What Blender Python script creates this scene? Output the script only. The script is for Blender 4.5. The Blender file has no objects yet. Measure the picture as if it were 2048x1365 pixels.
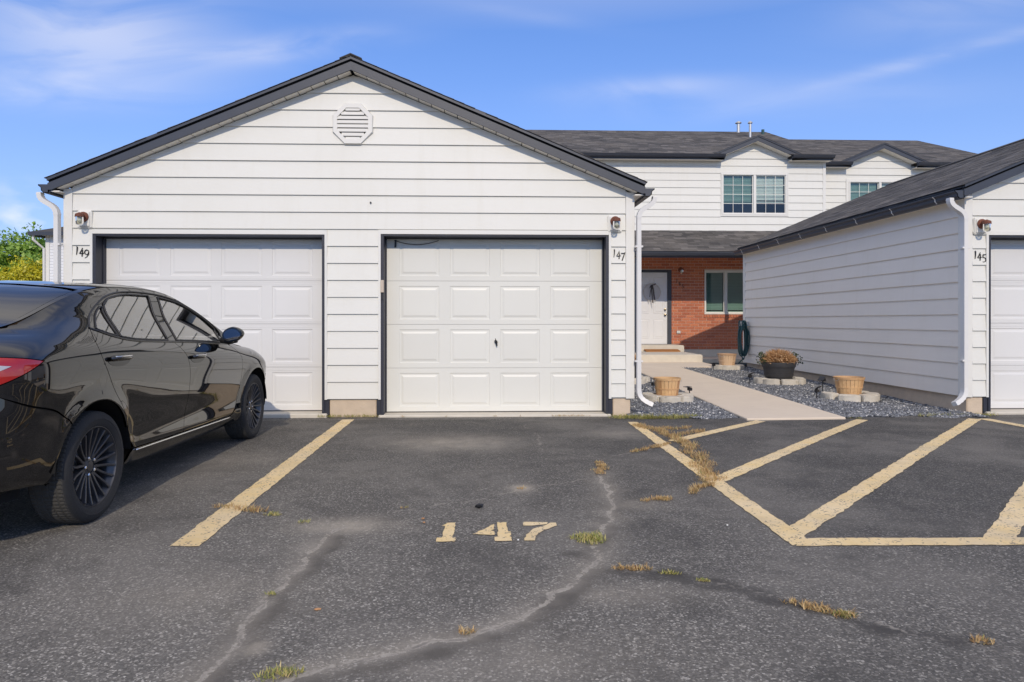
import bpy, bmesh, math, random
import numpy as np
from mathutils import Vector, Matrix
from mathutils.geometry import delaunay_2d_cdt
random.seed(7); rng = np.random.default_rng(7)
R = math.radians; PI = math.pi
scene = bpy.context.scene
C = scene.collection

# ------------------------------------------------------------------ camera
cam_d = bpy.data.cameras.new('camera'); cam = bpy.data.objects.new('camera', cam_d); C.objects.link(cam)
cam.location = (0, 0, 1.12); cam.rotation_euler = (R(90), 0, R(-1.955))
cam_d.sensor_width = 36.0; cam_d.lens = 36.0*1365/2048
cam_d.shift_x = (1024-1004.6)/2048; cam_d.shift_y = -(682.5-642)/2048
cam_d.clip_start = 0.05; cam_d.clip_end = 3000
scene.camera = cam

# ------------------------------------------------------------------ sky and sun
SUN_EL, SUN_AZ = R(31.0), R(3.0)            # behind the camera, a little to its right
world = bpy.data.worlds.new('World'); scene.world = world; world.use_nodes = True
wt = world.node_tree; wt.nodes.clear()
CIRRUS = [(190, 150, 230, 85, -8, 0.34), (70, 50, 260, 60, -5, 0.28), (90, 250, 200, 40, -3, 0.25), (600, 115, 160, 26, 8, 0.30), (1290, 185, 150, 20, 4, 0.2), (1880, 195, 280, 15, 15, 0.17), (1560, 228, 360, 42, 3, 0.10), (1950, 110, 250, 60, 10, 0.16), (1080, 35, 160, 16, -8, 0.06)]
def wn(t, **kw):
    n = wt.nodes.new(t)
    for k, v in kw.items(): setattr(n, k, v)
    return n
def wmath(op, a, b=None, clamp=False):
    n = wn('ShaderNodeMath', operation=op, use_clamp=clamp)
    for i, v in enumerate((a, b)):
        if v is None: continue
        if isinstance(v, (int, float)): n.inputs[i].default_value = v
        else: wt.links.new(v, n.inputs[i])
    return n.outputs[0]
sky = wn('ShaderNodeTexSky', sky_type='NISHITA', sun_disc=False)
sky.sun_elevation = SUN_EL; sky.sun_rotation = PI - SUN_AZ
sky.altitude = 1300; sky.air_density = 1.0; sky.dust_density = 0.35; sky.ozone_density = 2.2
tc = wn('ShaderNodeTexCoord'); sep = wn('ShaderNodeSeparateXYZ'); wt.links.new(tc.outputs['Generated'], sep.inputs[0])
# flat cloud layer: direction projected on a plane overhead
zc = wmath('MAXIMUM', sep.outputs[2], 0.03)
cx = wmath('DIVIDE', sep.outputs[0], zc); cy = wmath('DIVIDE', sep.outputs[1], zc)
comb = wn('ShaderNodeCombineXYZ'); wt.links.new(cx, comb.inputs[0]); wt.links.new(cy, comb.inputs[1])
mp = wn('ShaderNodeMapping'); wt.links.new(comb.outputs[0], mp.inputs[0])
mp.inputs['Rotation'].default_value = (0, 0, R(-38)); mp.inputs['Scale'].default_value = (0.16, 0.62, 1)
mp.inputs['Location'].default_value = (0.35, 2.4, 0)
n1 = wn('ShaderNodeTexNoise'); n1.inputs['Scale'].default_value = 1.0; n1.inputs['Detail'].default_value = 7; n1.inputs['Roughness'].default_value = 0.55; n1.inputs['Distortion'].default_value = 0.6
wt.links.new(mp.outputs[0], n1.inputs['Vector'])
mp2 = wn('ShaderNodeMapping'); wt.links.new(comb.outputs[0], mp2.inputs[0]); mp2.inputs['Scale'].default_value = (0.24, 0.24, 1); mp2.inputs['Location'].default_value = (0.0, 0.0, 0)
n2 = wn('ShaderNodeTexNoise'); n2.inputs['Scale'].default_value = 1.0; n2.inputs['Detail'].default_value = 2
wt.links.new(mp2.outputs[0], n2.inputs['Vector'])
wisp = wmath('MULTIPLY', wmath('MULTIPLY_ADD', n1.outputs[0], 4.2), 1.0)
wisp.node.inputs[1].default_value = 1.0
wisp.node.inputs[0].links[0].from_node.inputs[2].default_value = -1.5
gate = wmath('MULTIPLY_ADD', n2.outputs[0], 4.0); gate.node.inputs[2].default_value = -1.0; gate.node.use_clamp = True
fill_veil = wmath('MULTIPLY', wmath('MAXIMUM', wmath('MINIMUM', wisp, 1.0), 0.0), gate)
# small bright puffs low over the horizon
mp3 = wn('ShaderNodeMapping'); wt.links.new(tc.outputs['Generated'], mp3.inputs[0]); mp3.inputs['Scale'].default_value = (5, 5, 11); mp3.inputs['Location'].default_value = (0.3, 0, 0.1)
n3 = wn('ShaderNodeTexNoise'); n3.inputs['Scale'].default_value = 1.3; n3.inputs['Detail'].default_value = 6
wt.links.new(mp3.outputs[0], n3.inputs['Vector'])
puff = wmath('MULTIPLY_ADD', n3.outputs[0], 7.0); puff.node.inputs[2].default_value = -3.75; puff.node.use_clamp = True
band = wmath('SUBTRACT', 1.0, wmath('MULTIPLY', wmath('ABSOLUTE', wmath('SUBTRACT', sep.outputs[2], 0.10)), 13.0), clamp=True)
puff = wmath('MULTIPLY', puff, band)
# the cirrus patches of this afternoon, as soft streaks round their own directions (x/y, z/y), broken up by stretched noise
ysafe = wmath('MAXIMUM', sep.outputs[1], 0.02); tx = wmath('DIVIDE', sep.outputs[0], ysafe); tz = wmath('DIVIDE', sep.outputs[2], ysafe)
front = wmath('GREATER_THAN', sep.outputs[1], 0.05); patches = None
for (px, py, sx, sy, rot, amt) in CIRRUS:
    dx = wmath('SUBTRACT', tx, math.tan(math.atan((px-1004.6)/1365)+R(1.955))); dz = wmath('SUBTRACT', tz, (642-py)/1365/math.cos(math.atan((px-1004.6)/1365)+R(1.955))*1.0)
    c_, s_ = math.cos(R(rot)), math.sin(R(rot)); sx, sy = sx/1365, sy/1365
    u_ = wmath('ADD', wmath('MULTIPLY', dx, c_/sx), wmath('MULTIPLY', dz, s_/sx)); v_ = wmath('ADD', wmath('MULTIPLY', dx, -s_/sy), wmath('MULTIPLY', dz, c_/sy))
    g_ = wmath('MULTIPLY', wmath('EXPONENT', wmath('MULTIPLY', wmath('ADD', wmath('MULTIPLY', u_, u_), wmath('MULTIPLY', v_, v_)), -1.0)), amt)
    patches = g_ if patches is None else wmath('ADD', patches, g_)
cv_ = wn('ShaderNodeCombineXYZ'); wt.links.new(tx, cv_.inputs[0]); wt.links.new(tz, cv_.inputs[1])
mp4 = wn('ShaderNodeMapping'); wt.links.new(cv_.outputs[0], mp4.inputs[0]); mp4.inputs['Rotation'].default_value = (0, 0, R(-6)); mp4.inputs['Scale'].default_value = (2.2, 9.0, 1)
n4 = wn('ShaderNodeTexNoise'); n4.inputs['Scale'].default_value = 1.6; n4.inputs['Detail'].default_value = 6; n4.inputs['Roughness'].default_value = 0.5; n4.inputs['Distortion'].default_value = 0.9
wt.links.new(mp4.outputs[0], n4.inputs['Vector'])
brk = wmath('MULTIPLY_ADD', n4.outputs[0], 3.0); brk.node.inputs[2].default_value = -0.75; brk.node.use_clamp = True
patches = wmath('MULTIPLY', wmath('MULTIPLY', patches, brk), front)
high = wmath('MULTIPLY_ADD', sep.outputs[2], 3.2); high.node.inputs[2].default_value = -1.25; high.node.use_clamp = True   # cloud veil added above the view to whiten the fill light
cloud = wmath('ADD', wmath('ADD', wmath('MULTIPLY', wmath('MULTIPLY', fill_veil, 1.0), high), patches), wmath('MULTIPLY', puff, 0.8), clamp=True)
tint = wn('ShaderNodeMixRGB', blend_type='MULTIPLY'); tint.inputs[0].default_value = 1.0
tint.inputs[2].default_value = (0.52, 1.06, 2.0, 1); gam = wn('ShaderNodeGamma'); gam.inputs[1].default_value = 0.72; wt.links.new(sky.outputs[0], gam.inputs[0]); wt.links.new(gam.outputs[0], tint.inputs[1])
hz = wmath('MULTIPLY', wmath('EXPONENT', wmath('MULTIPLY', wmath('MAXIMUM', sep.outputs[2], 0.0), -5.0)), 0.85)
hm = wn('ShaderNodeMixRGB'); hm.inputs[2].default_value = (4.5, 5.0, 5.7, 1); wt.links.new(hz, hm.inputs[0]); wt.links.new(tint.outputs[0], hm.inputs[1])   # pale low air
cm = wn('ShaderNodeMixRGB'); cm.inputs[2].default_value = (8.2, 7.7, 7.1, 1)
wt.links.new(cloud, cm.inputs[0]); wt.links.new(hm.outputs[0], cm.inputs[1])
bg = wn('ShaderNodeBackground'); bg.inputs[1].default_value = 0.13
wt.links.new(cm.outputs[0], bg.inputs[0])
wo = wn('ShaderNodeOutputWorld'); wt.links.new(bg.outputs[0], wo.inputs[0])

sun_d = bpy.data.lights.new('sun', 'SUN'); sun_d.energy = 2.1; sun_d.angle = R(0.53); sun_d.color = (1.0, 0.87, 0.70)
sun = bpy.data.objects.new('sun', sun_d); C.objects.link(sun)
to_sun = Vector((math.sin(SUN_AZ)*math.cos(SUN_EL), -math.cos(SUN_AZ)*math.cos(SUN_EL), math.sin(SUN_EL)))
sun.rotation_euler = to_sun.to_track_quat('Z', 'Y').to_euler(); sun.location = (2, -20, 15)

vs = scene.view_settings; vs.view_transform = 'Standard'; vs.look = 'None'; vs.exposure = 0.2; vs.gamma = 1.0; vs.use_curve_mapping = False
scene.cycles.max_bounces = 8; scene.cycles.transparent_max_bounces = 12

# ------------------------------------------------------------------ materials
MATS = {}
class N:
    """small node helper"""
    def __init__(s, name):
        s.m = bpy.data.materials.new(name); s.m.use_nodes = True; s.t = s.m.node_tree; s.t.nodes.clear()
        s.out = s.t.nodes.new('ShaderNodeOutputMaterial'); MATS[name] = s.m
    def n(s, t, inp=None, **kw):
        d = s.t.nodes.new(t)
        for k, v in kw.items(): setattr(d, k, v)
        for k, v in (inp or {}).items(): s.set(d.inputs[k], v)
        return d
    def set(s, sock, v):
        if hasattr(v, 'is_output') or isinstance(v, bpy.types.NodeSocket): s.t.links.new(v, sock)
        elif isinstance(v, tuple) and len(v) == 3 and sock.type == 'RGBA': sock.default_value = (*v, 1)
        else: sock.default_value = v
    def math(s, op, a, b=0.0, c=0.0, clamp=False):
        d = s.n('ShaderNodeMath', operation=op, use_clamp=clamp); s.set(d.inputs[0], a); s.set(d.inputs[1], b); s.set(d.inputs[2], c); return d.outputs[0]
    def mix(s, f, a, b, mode='MIX'):
        d = s.n('ShaderNodeMixRGB', blend_type=mode); s.set(d.inputs[0], f); s.set(d.inputs[1], a); s.set(d.inputs[2], b); return d.outputs[0]
    def co(s, kind='Object', scale=(1,1,1), loc=(0,0,0)):
        d = s.n('ShaderNodeTexCoord'); m = s.n('ShaderNodeMapping'); s.t.links.new(d.outputs[kind], m.inputs[0])
        m.inputs['Scale'].default_value = scale; m.inputs['Location'].default_value = loc; return m.outputs[0]
    def world(s, scale=(1,1,1)):
        d = s.n('ShaderNodeNewGeometry'); m = s.n('ShaderNodeMapping'); s.t.links.new(d.outputs['Position'], m.inputs[0]); m.inputs['Scale'].default_value = scale; return m.outputs[0]
    def noise(s, vec, scale=5, detail=4, rough=0.55, dist=0):
        return s.n('ShaderNodeTexNoise', {'Vector': vec, 'Scale': scale, 'Detail': detail, 'Roughness': rough, 'Distortion': dist}).outputs[0]
    def ramp(s, f, stops):
        d = s.n('ShaderNodeValToRGB'); s.set(d.inputs[0], f); e = d.color_ramp.elements
        while len(e) < len(stops): e.new(0.5)
        for q, (p, c) in zip(e, stops): q.position = p; q.color = (*c, 1) if len(c) == 3 else c
        return d.outputs[0]
    def attr(s, name, out='Fac'): return s.n('ShaderNodeAttribute', attribute_name=name).outputs[out]
    def bump(s, h, strength=0.3, dist=0.01, normal=None):
        d = s.n('ShaderNodeBump', {'Height': h, 'Strength': strength, 'Distance': dist})
        if normal is not None: s.set(d.inputs['Normal'], normal)
        return d.outputs[0]
    def bsdf(s, col, rough=0.6, normal=None, metal=0.0, **inp):
        d = s.n('ShaderNodeBsdfPrincipled'); s.set(d.inputs['Base Color'], col); s.set(d.inputs['Roughness'], rough); s.set(d.inputs['Metallic'], metal)
        if normal is not None: s.set(d.inputs['Normal'], normal)
        for k, v in inp.items(): s.set(d.inputs[k.replace('_', ' ')], v)
        return d.outputs[0]
    def done(s, sh): s.t.links.new(sh, s.out.inputs[0]); return s.m
    def rnd(s): return s.n('ShaderNodeObjectInfo').outputs['Random']

def simple(name, col, rough=0.6, var=0.10, nscale=8.0, bump=0.0, bscale=60.0, metal=0.0, **inp):
    """one colour with slight cloudy variation, object-to-object variation and fine relief"""
    k = N(name); v = k.world()
    f = k.noise(v, nscale, 5)
    a = tuple(c*(1-var) for c in col); b = tuple(min(1, c*(1+var)) for c in col)
    c = k.mix(k.math('MULTIPLY_ADD', k.rnd(), 0.35, k.math('MULTIPLY', f, 0.75), clamp=True), a, b)
    nm = k.bump(k.noise(v, bscale, 4), bump, 0.01) if bump else None
    k.done(k.bsdf(c, rough, nm, metal, **inp)); return k.m

# painted clapboard: embossed grain along the board, faint dirt
def siding(name, col, axis_scale):
    k = N(name); v = k.world(axis_scale); w = k.world()
    grain = k.noise(v, 26, 5, 0.6, 0.3)
    dirt = k.noise(w, 1.6, 5, 0.6)
    drip = k.noise(k.world((7, 7, 0.7)), 1.3, 4)
    c = k.mix(k.math('MULTIPLY', k.rnd(), 0.6), col, tuple(q*0.965 for q in col))
    c = k.mix(k.ramp(dirt, [(0.45, (0,0,0)), (0.75, (0.30,)*3)]), c, tuple(q*f for q, f in zip(col, (0.90, 0.89, 0.85))))
    c = k.mix(k.ramp(drip, [(0.54, (0,0,0)), (0.78, (0.32,)*3)]), c, tuple(q*f for q, f in zip(col, (0.88, 0.865, 0.82))))
    k.done(k.bsdf(c, 0.55, k.bump(grain, 0.22, 0.004))); return k.m
siding('siding_paint', (0.775, 0.765, 0.705), (0.6, 1, 9))
siding('siding_paint_shade_lift', (0.90, 0.835, 0.735), (1, 0.6, 9))  # same paint as the front, colour raised and warmed to offset the wall's shade
simple('white_trim', (0.77, 0.755, 0.70), 0.5, 0.04, 3, 0.08, 90)
simple('white_metal', (0.74, 0.725, 0.69), 0.38, 0.05, 4, 0.03, 40)
simple('door_white_cool', (0.745, 0.735, 0.705), 0.45, 0.05, 1.5, 0.05, 120)
simple('door_white_warm', (0.755, 0.745, 0.675), 0.45, 0.05, 1.5, 0.05, 120)
simple('front_door_white', (0.78, 0.78, 0.78), 0.4, 0.03)
simple('navy_paint', (0.048, 0.054, 0.070), 0.45, 0.22, 6, 0.1, 80)
simple('navy_wood', (0.026, 0.028, 0.040), 0.5, 0.25, 6, 0.2, 60)
simple('soffit_paint', (0.84, 0.80, 0.72), 0.6, 0.08, 4)
simple('soffit_dark', (0.10, 0.09, 0.08), 0.8)
simple('concrete_pier', (0.62, 0.50, 0.37), 0.85, 0.24, 9, 0.5, 50)
simple('concrete_step', (0.62, 0.57, 0.48), 0.85, 0.20, 7, 0.5, 60)
simple('block_stone', (0.62, 0.57, 0.48), 0.9, 0.22, 14, 0.9, 70)
simple('rust_metal', (0.16, 0.055, 0.032), 0.75, 0.5, 30, 0.5, 120)
simple('black_iron', (0.012, 0.012, 0.013), 0.5, 0.2)
simple('black_plastic', (0.016, 0.016, 0.018), 0.45, 0.2, 20, 0.1, 80)
simple('pot_plastic', (0.035, 0.035, 0.038), 0.55, 0.35, 9, 0.25, 50)
simple('basket_dark', (0.42, 0.19, 0.085), 0.65, 0.30, 30, 0.3, 90)
simple('mat_fibre', (0.38, 0.16, 0.045), 0.95, 0.4, 60, 0.8, 200)
simple('beige_plastic', (0.55, 0.46, 0.36), 0.5, 0.08)
simple('galvanised', (0.62, 0.61, 0.58), 0.4, 0.15, 8, 0.1, 50, 0.6)
simple('dark_void', (0.006, 0.006, 0.007), 0.95)
simple('room_dark', (0.05, 0.055, 0.065), 0.9)
simple('blind_white', (0.72, 0.76, 0.75), 0.6, 0.04)
simple('brass', (0.30, 0.25, 0.17), 0.35, 0.15, 20, 0, 60, 1.0)
simple('soil', (0.06, 0.042, 0.028), 0.95, 0.4, 40, 0.8, 90)
simple('bark', (0.10, 0.07, 0.05), 0.9, 0.4, 14, 0.8, 40)
simple('tree_back_wall', (0.78, 0.79, 0.80), 0.6, 0.03)
simple('ribbon_dark', (0.15, 0.13, 0.12), 0.7, 0.3, 40)
simple('ribbon_white', (0.70, 0.68, 0.66), 0.7, 0.1, 40)
simple('wreath_cane', (0.62, 0.56, 0.48), 0.85, 0.4, 60, 0.8, 120)
simple('leaf_dead', (0.42, 0.22, 0.10), 0.8, 0.4, 60)

def grainy(name, a, b, cdark):
    k = N(name); v = k.co('Object', (30, 30, 2.2)); g = k.noise(v, 2.2, 6, 0.65, 0.4)
    c = k.mix(g, a, b); c = k.mix(k.math('MULTIPLY', k.math('POWER', k.rnd(), 3.0), 0.75), c, cdark)
    c = k.mix(k.ramp(k.noise(k.world(), 22, 5), [(0.55, (0,0,0)), (0.75, (0.5,)*3)]), c, cdark)
    k.done(k.bsdf(c, 0.62, k.bump(g, 0.35, 0.004))); return k.m
grainy('basket_wood', (0.62, 0.37, 0.17), (0.80, 0.54, 0.28), (0.33, 0.13, 0.05))
grainy('basket_wood_pale', (0.62, 0.42, 0.25), (0.80, 0.60, 0.40), (0.40, 0.22, 0.11))

k = N('brick')                                            # each brick its own tone
c = k.ramp(k.rnd(), [(0.0, (0.499, 0.153, 0.080)), (0.35, (0.595, 0.200, 0.101)), (0.7, (0.710, 0.251, 0.124)), (1.0, (0.557, 0.175, 0.098))])
sp = k.noise(k.world(), 45, 5, 0.7)
c = k.mix(k.ramp(sp, [(0.35, (0.6,)*3), (0.55, (0,0,0))]), c, (0.16, 0.05, 0.035))
k.done(k.bsdf(c, 0.85, k.bump(k.noise(k.world(), 130, 4), 0.5, 0.006)))
simple('mortar', (0.70, 0.55, 0.44), 0.95, 0.15, 30, 0.5, 120)

k = N('shingle')                                          # asphalt shingle, tone per tab
sh = k.attr('tone'); g = k.noise(k.world(), 210, 3, 0.8); w = k.noise(k.world(), 0.9, 5)
c = k.ramp(sh, [(0.0, (0.049, 0.046, 0.045)), (0.5, (0.102, 0.094, 0.087)), (1.0, (0.195, 0.178, 0.162))])
c = k.mix(k.ramp(g, [(0.35, (0.5,)*3), (0.62, (0,0,0))]), c, (0.049, 0.046, 0.046))
c = k.mix(k.ramp(w, [(0.4, (0,0,0)), (0.75, (0.35,)*3)]), c, (0.206, 0.178, 0.145))
k.done(k.bsdf(c, 0.92, k.bump(g, 0.6, 0.004)))

k = N('asphalt')
w = k.world(); fine = k.noise(w, 170, 3, 0.75); mid = k.noise(w, 46, 4, 0.7); big = k.noise(w, 0.75, 5, 0.6); med = k.noise(w, 3.2, 5, 0.6)
vor = k.n('ShaderNodeTexVoronoi', {'Vector': w, 'Scale': 135.0, 'Randomness': 1.0})
cellv = k.n('ShaderNodeSeparateColor', {0: vor.outputs['Color']}).outputs[0]
c = k.ramp(cellv, [(0.0, (0.040, 0.037, 0.033)), (0.40, (0.095, 0.088, 0.078)), (0.72, (0.165, 0.153, 0.134)), (0.90, (0.31, 0.288, 0.25)), (1.0, (0.62, 0.58, 0.51))])
wear = k.attr('wear')
c = k.mix(wear, k.mix(0.62, c, (0.046, 0.043, 0.039)), k.mix(0.24, c, (0.29, 0.268, 0.232)))          # sealed area: stones half covered by black binder; worn area: bare stones
c = k.mix(k.ramp(big, [(0.46, (0,0,0)), (0.64, (0.62,)*3)]), c, k.mix(0.62, c, (0.25, 0.23, 0.20)))
c = k.mix(k.ramp(med, [(0.50, (0,0,0)), (0.74, (0.55,)*3)]), c, k.mix(0.5, c, (0.23, 0.21, 0.18)))
c = k.mix(k.ramp(k.noise(w, 1.7, 6, 0.7, 0.6), [(0.34, (0.8,)*3), (0.50, (0,0,0))]), c, k.mix(0.55, c, (0.040, 0.037, 0.034)))
seal = k.math('MULTIPLY', k.attr('tar'), k.ramp(k.noise(w, 7, 4), [(0.3, (0.45,)*3), (0.6, (1,)*3)]))
c = k.mix(seal, c, k.mix(mid, (0.040, 0.036, 0.032), (0.075, 0.068, 0.060)))
du = k.math('MULTIPLY', k.attr('dust'), k.ramp(k.noise(w, 5, 6, 0.7), [(0.22, (0.25,)*3), (0.65, (1,)*3)]))
c = k.mix(k.math('MULTIPLY', du, 0.8), c, k.mix(fine, (0.369, 0.324, 0.260), (0.568, 0.504, 0.403)))
jig = k.math('ADD', k.math('MULTIPLY', k.math('SUBTRACT', k.noise(w, 13, 4, 0.75), 0.5), 0.060), k.math('MULTIPLY', k.math('SUBTRACT', k.noise(w, 60, 4, 0.8), 0.5), 0.040))
dm = k.math('ADD', k.attr('dmain'), jig); dt = k.math('ADD', k.attr('dthin'), k.math('MULTIPLY', jig, 0.6)); gap_n = k.noise(w, 5.5, 3)
rmp = lambda x, a, b: k.ramp(k.math('MULTIPLY', x, 5.0), [(a*5, (1,)*3), (b*5, (0,0,0))])
halo = k.math('MULTIPLY', rmp(dm, 0.012, 0.07), k.ramp(gap_n, [(0.35, (0.02,)*3), (0.7, (0.42,)*3)]))
c = k.mix(halo, c, k.mix(fine, (0.20, 0.18, 0.155), (0.34, 0.31, 0.265)))
lightc = k.mix(k.noise(w, 38, 5, 0.75), (0.26, 0.235, 0.20), (0.52, 0.47, 0.395))
c = k.mix(k.math('MULTIPLY', rmp(dm, 0.009, 0.0145), k.ramp(k.noise(w, 9, 4, 0.7), [(0.3, (0.45,)*3), (0.5, (1.0,)*3)])), c, lightc)
c = k.mix(k.math('MULTIPLY', rmp(dt, 0.005, 0.013), k.ramp(k.noise(w, 6, 4, 0.7), [(0.38, (0,0,0)), (0.62, (0.8,)*3)])), c, lightc)
core = k.math('MAXIMUM', rmp(k.math('ADD', k.attr('dmain'), k.math('MULTIPLY', jig, 0.35)), 0.003, 0.009), rmp(k.math('ADD', k.attr('dthin'), k.math('MULTIPLY', jig, 0.35)), 0.003, 0.009))
c = k.mix(k.math('MULTIPLY', core, k.ramp(gap_n, [(0.30, (0.05,)*3), (0.65, (0.5,)*3)])), c, (0.060, 0.055, 0.050))
c = k.mix(k.math('MULTIPLY', rmp(k.math('ADD', k.attr('dhair'), k.math('MULTIPLY', jig, 0.15)), 0.002, 0.008), k.ramp(k.noise(w, 11, 3), [(0.4, (0,0,0)), (0.55, (0.75,)*3)])), c, (0.21, 0.195, 0.17))
h = k.math('ADD', k.math('MULTIPLY', vor.outputs['Distance'], -60.0), k.math('MULTIPLY', mid, 0.8))
k.done(k.bsdf(c, 0.86, k.bump(k.math('ADD', k.math('MULTIPLY', cellv, 0.8), k.math('MULTIPLY', fine, 0.7)), 0.75, 0.006)))

k = N('road_paint')                                       # worn yellow traffic paint, stones showing through
w = k.world(); vor = k.n('ShaderNodeTexVoronoi', {'Vector': w, 'Scale': 105.0}); cv = k.n('ShaderNodeSeparateColor', {0: vor.outputs['Color']}).outputs[0]
wearn = k.noise(w, 3.0, 5, 0.65)
c = k.mix(k.noise(w, 11, 5), (0.74, 0.52, 0.21), (0.84, 0.65, 0.34))
c = k.mix(k.ramp(wearn, [(0.35, (0,0,0)), (0.7, (0.65,)*3)]), c, (0.80, 0.66, 0.45))
f = k.math('ADD', k.math('MULTIPLY', cv, 0.72), k.math('MULTIPLY', k.noise(w, 13, 5, 0.7), 0.62))
c = k.mix(k.ramp(k.noise(w, 1.6, 5, 0.7), [(0.48, (0,0,0)), (0.72, (0.55,)*3)]), c, (0.50, 0.42, 0.30)); c = k.mix(k.ramp(k.noise(w, 34, 4, 0.7), [(0.56, (0,0,0)), (0.72, (0.4,)*3)]), c, (0.42, 0.34, 0.23))
gone = k.ramp(f, [(0.96, (0,0,0)), (1.05, (1,)*3)])
c = k.mix(gone, c, (0.24, 0.20, 0.155))
k.done(k.bsdf(c, 0.75, k.bump(cv, 0.5, 0.004)))

k = N('walk_concrete')
w = k.world(); c = k.mix(k.noise(w, 2.2, 6, 0.65), (0.637, 0.530, 0.411), (0.776, 0.663, 0.518)); c = k.mix(k.ramp(k.noise(w, 8, 5), [(0.6, (0,0,0)), (0.8, (0.4,)*3)]), c, (0.499, 0.424, 0.337))
c = k.mix(k.ramp(k.noise(w, 120, 3, 0.8), [(0.55, (0,0,0)), (0.8, (0.35,)*3)]), c, (0.416, 0.353, 0.283))
k.done(k.bsdf(c, 0.9, k.bump(k.noise(w, 160, 3), 0.35, 0.004)))

k = N('gravel'); a = k.attr('tone')
c = k.ramp(a, [(0.0, (0.06, 0.062, 0.068)), (0.45, (0.140, 0.149, 0.166)), (0.8, (0.281, 0.287, 0.305)), (0.94, (0.512, 0.512, 0.500)), (1.0, (0.756, 0.732, 0.683))])
k.done(k.bsdf(c, 0.8, k.bump(k.noise(k.world(), 150, 3), 0.3, 0.003)))
simple('gravel_bed', (0.07, 0.073, 0.08), 0.95, 0.3, 60, 0.8, 70)
simple('earth', (0.12, 0.10, 0.065), 0.95, 0.3, 3, 0.5, 20)

def leafy(name, stops, trans=0.25):
    k = N(name); c = k.ramp(k.attr('tone'), stops)
    d = k.n('ShaderNodeBsdfDiffuse', {'Color': c}); t = k.n('ShaderNodeBsdfTranslucent', {'Color': c}); m = k.n('ShaderNodeMixShader', {0: trans, 1: d.outputs[0], 2: t.outputs[0]})
    g = k.n('ShaderNodeBsdfGlossy', {'Roughness': 0.45, 'Color': (0.6, 0.6, 0.6)}); m2 = k.n('ShaderNodeMixShader', {0: 0.05, 1: m.outputs[0], 2: g.outputs[0]})
    k.done(m2.outputs[0]); return k.m
leafy('grass_dry', [(0.0, (0.34, 0.19, 0.08)), (0.45, (0.56, 0.37, 0.16)), (0.8, (0.66, 0.50, 0.25)), (1.0, (0.36, 0.36, 0.11))])
leafy('grass_green', [(0.0, (0.15, 0.20, 0.045)), (0.35, (0.34, 0.36, 0.09)), (0.7, (0.55, 0.47, 0.18)), (1.0, (0.60, 0.46, 0.22))])
leafy('plant_dry', [(0.0, (0.26, 0.13, 0.055)), (0.5, (0.58, 0.33, 0.15)), (1.0, (0.74, 0.50, 0.27))])
leafy('plant_leaf', [(0.0, (0.03, 0.055, 0.02)), (1.0, (0.13, 0.15, 0.08))])
leafy('tree_leaf', [(0.0, (0.10, 0.20, 0.028)), (0.5, (0.27, 0.44, 0.065)), (1.0, (0.46, 0.60, 0.13))], 0.3)
leafy('shrub_leaf', [(0.0, (0.34, 0.33, 0.014)), (0.5, (0.64, 0.58, 0.03)), (1.0, (0.82, 0.74, 0.08))], 0.35)

def glassy(name, tint, ior=1.5, boost=0.0, rough=0.0):
    k = N(name); fr = k.n('ShaderNodeFresnel', {'IOR': ior}).outputs[0]
    f = k.math('ADD', fr, boost, clamp=True)
    t = k.n('ShaderNodeBsdfTransparent', {'Color': tint}); g = k.n('ShaderNodeBsdfGlossy', {'Roughness': rough, 'Color': (1, 1, 1)})
    k.done(k.n('ShaderNodeMixShader', {0: f, 1: t.outputs[0], 2: g.outputs[0]}).outputs[0]); return k.m
glassy('window_glass', (0.80, 0.88, 0.86), 1.52, 0.02)
glassy('window_glass_tinted', (0.46, 0.60, 0.56), 1.52, 0.03)
glassy('car_glass', (0.48, 0.47, 0.44), 1.62, 0.20)
glassy('car_glass_rear', (0.12, 0.13, 0.15), 1.62, 0.02)
glassy('jar_glass', (0.93, 0.92, 0.86), 1.45, 0.02, 0.05)
k = N('car_paint'); v = k.world()
k.done(k.bsdf((0.003, 0.003, 0.0035), 0.02, None, 0.0, IOR=1.85))
k = N('gloss_black'); k.done(k.bsdf((0.006, 0.006, 0.006), 0.09, None, 0.0, IOR=1.55))
simple('tyre', (0.022, 0.022, 0.023), 0.82, 0.35, 25, 0.35, 120)
simple('tyre_tread', (0.055, 0.052, 0.047), 0.9, 0.3, 30, 0.5, 150)
k = N('rim_black'); k.done(k.bsdf(k.mix(k.noise(k.world(), 30, 4), (0.060, 0.060, 0.064), (0.10, 0.10, 0.106)), 0.34, None, 0.55))
simple('mirror_dark', (0.20, 0.21, 0.24), 0.05, 0.05, 20, 0, 60, 1.0)
simple('chrome', (0.75, 0.75, 0.76), 0.18, 0.05, 20, 0, 60, 1.0)
k = N('lamp_red'); k.done(k.bsdf((0.42, 0.012, 0.010), 0.06, None, 0.0, IOR=1.5, Coat_Weight=1.0))
k = N('lamp_clear'); k.done(k.bsdf((0.55, 0.50, 0.50), 0.08, None, 0.1, Coat_Weight=1.0))
simple('seat_tan', (0.42, 0.30, 0.20), 0.85, 0.15, 30, 0.2, 120)
simple('interior_grey', (0.10, 0.095, 0.09), 0.8, 0.2)
simple('hose_green', (0.022, 0.080, 0.082), 0.45, 0.35, 20, 0.1, 60)
simple('under_black', (0.004, 0.004, 0.004), 0.9)
M = MATS
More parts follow.
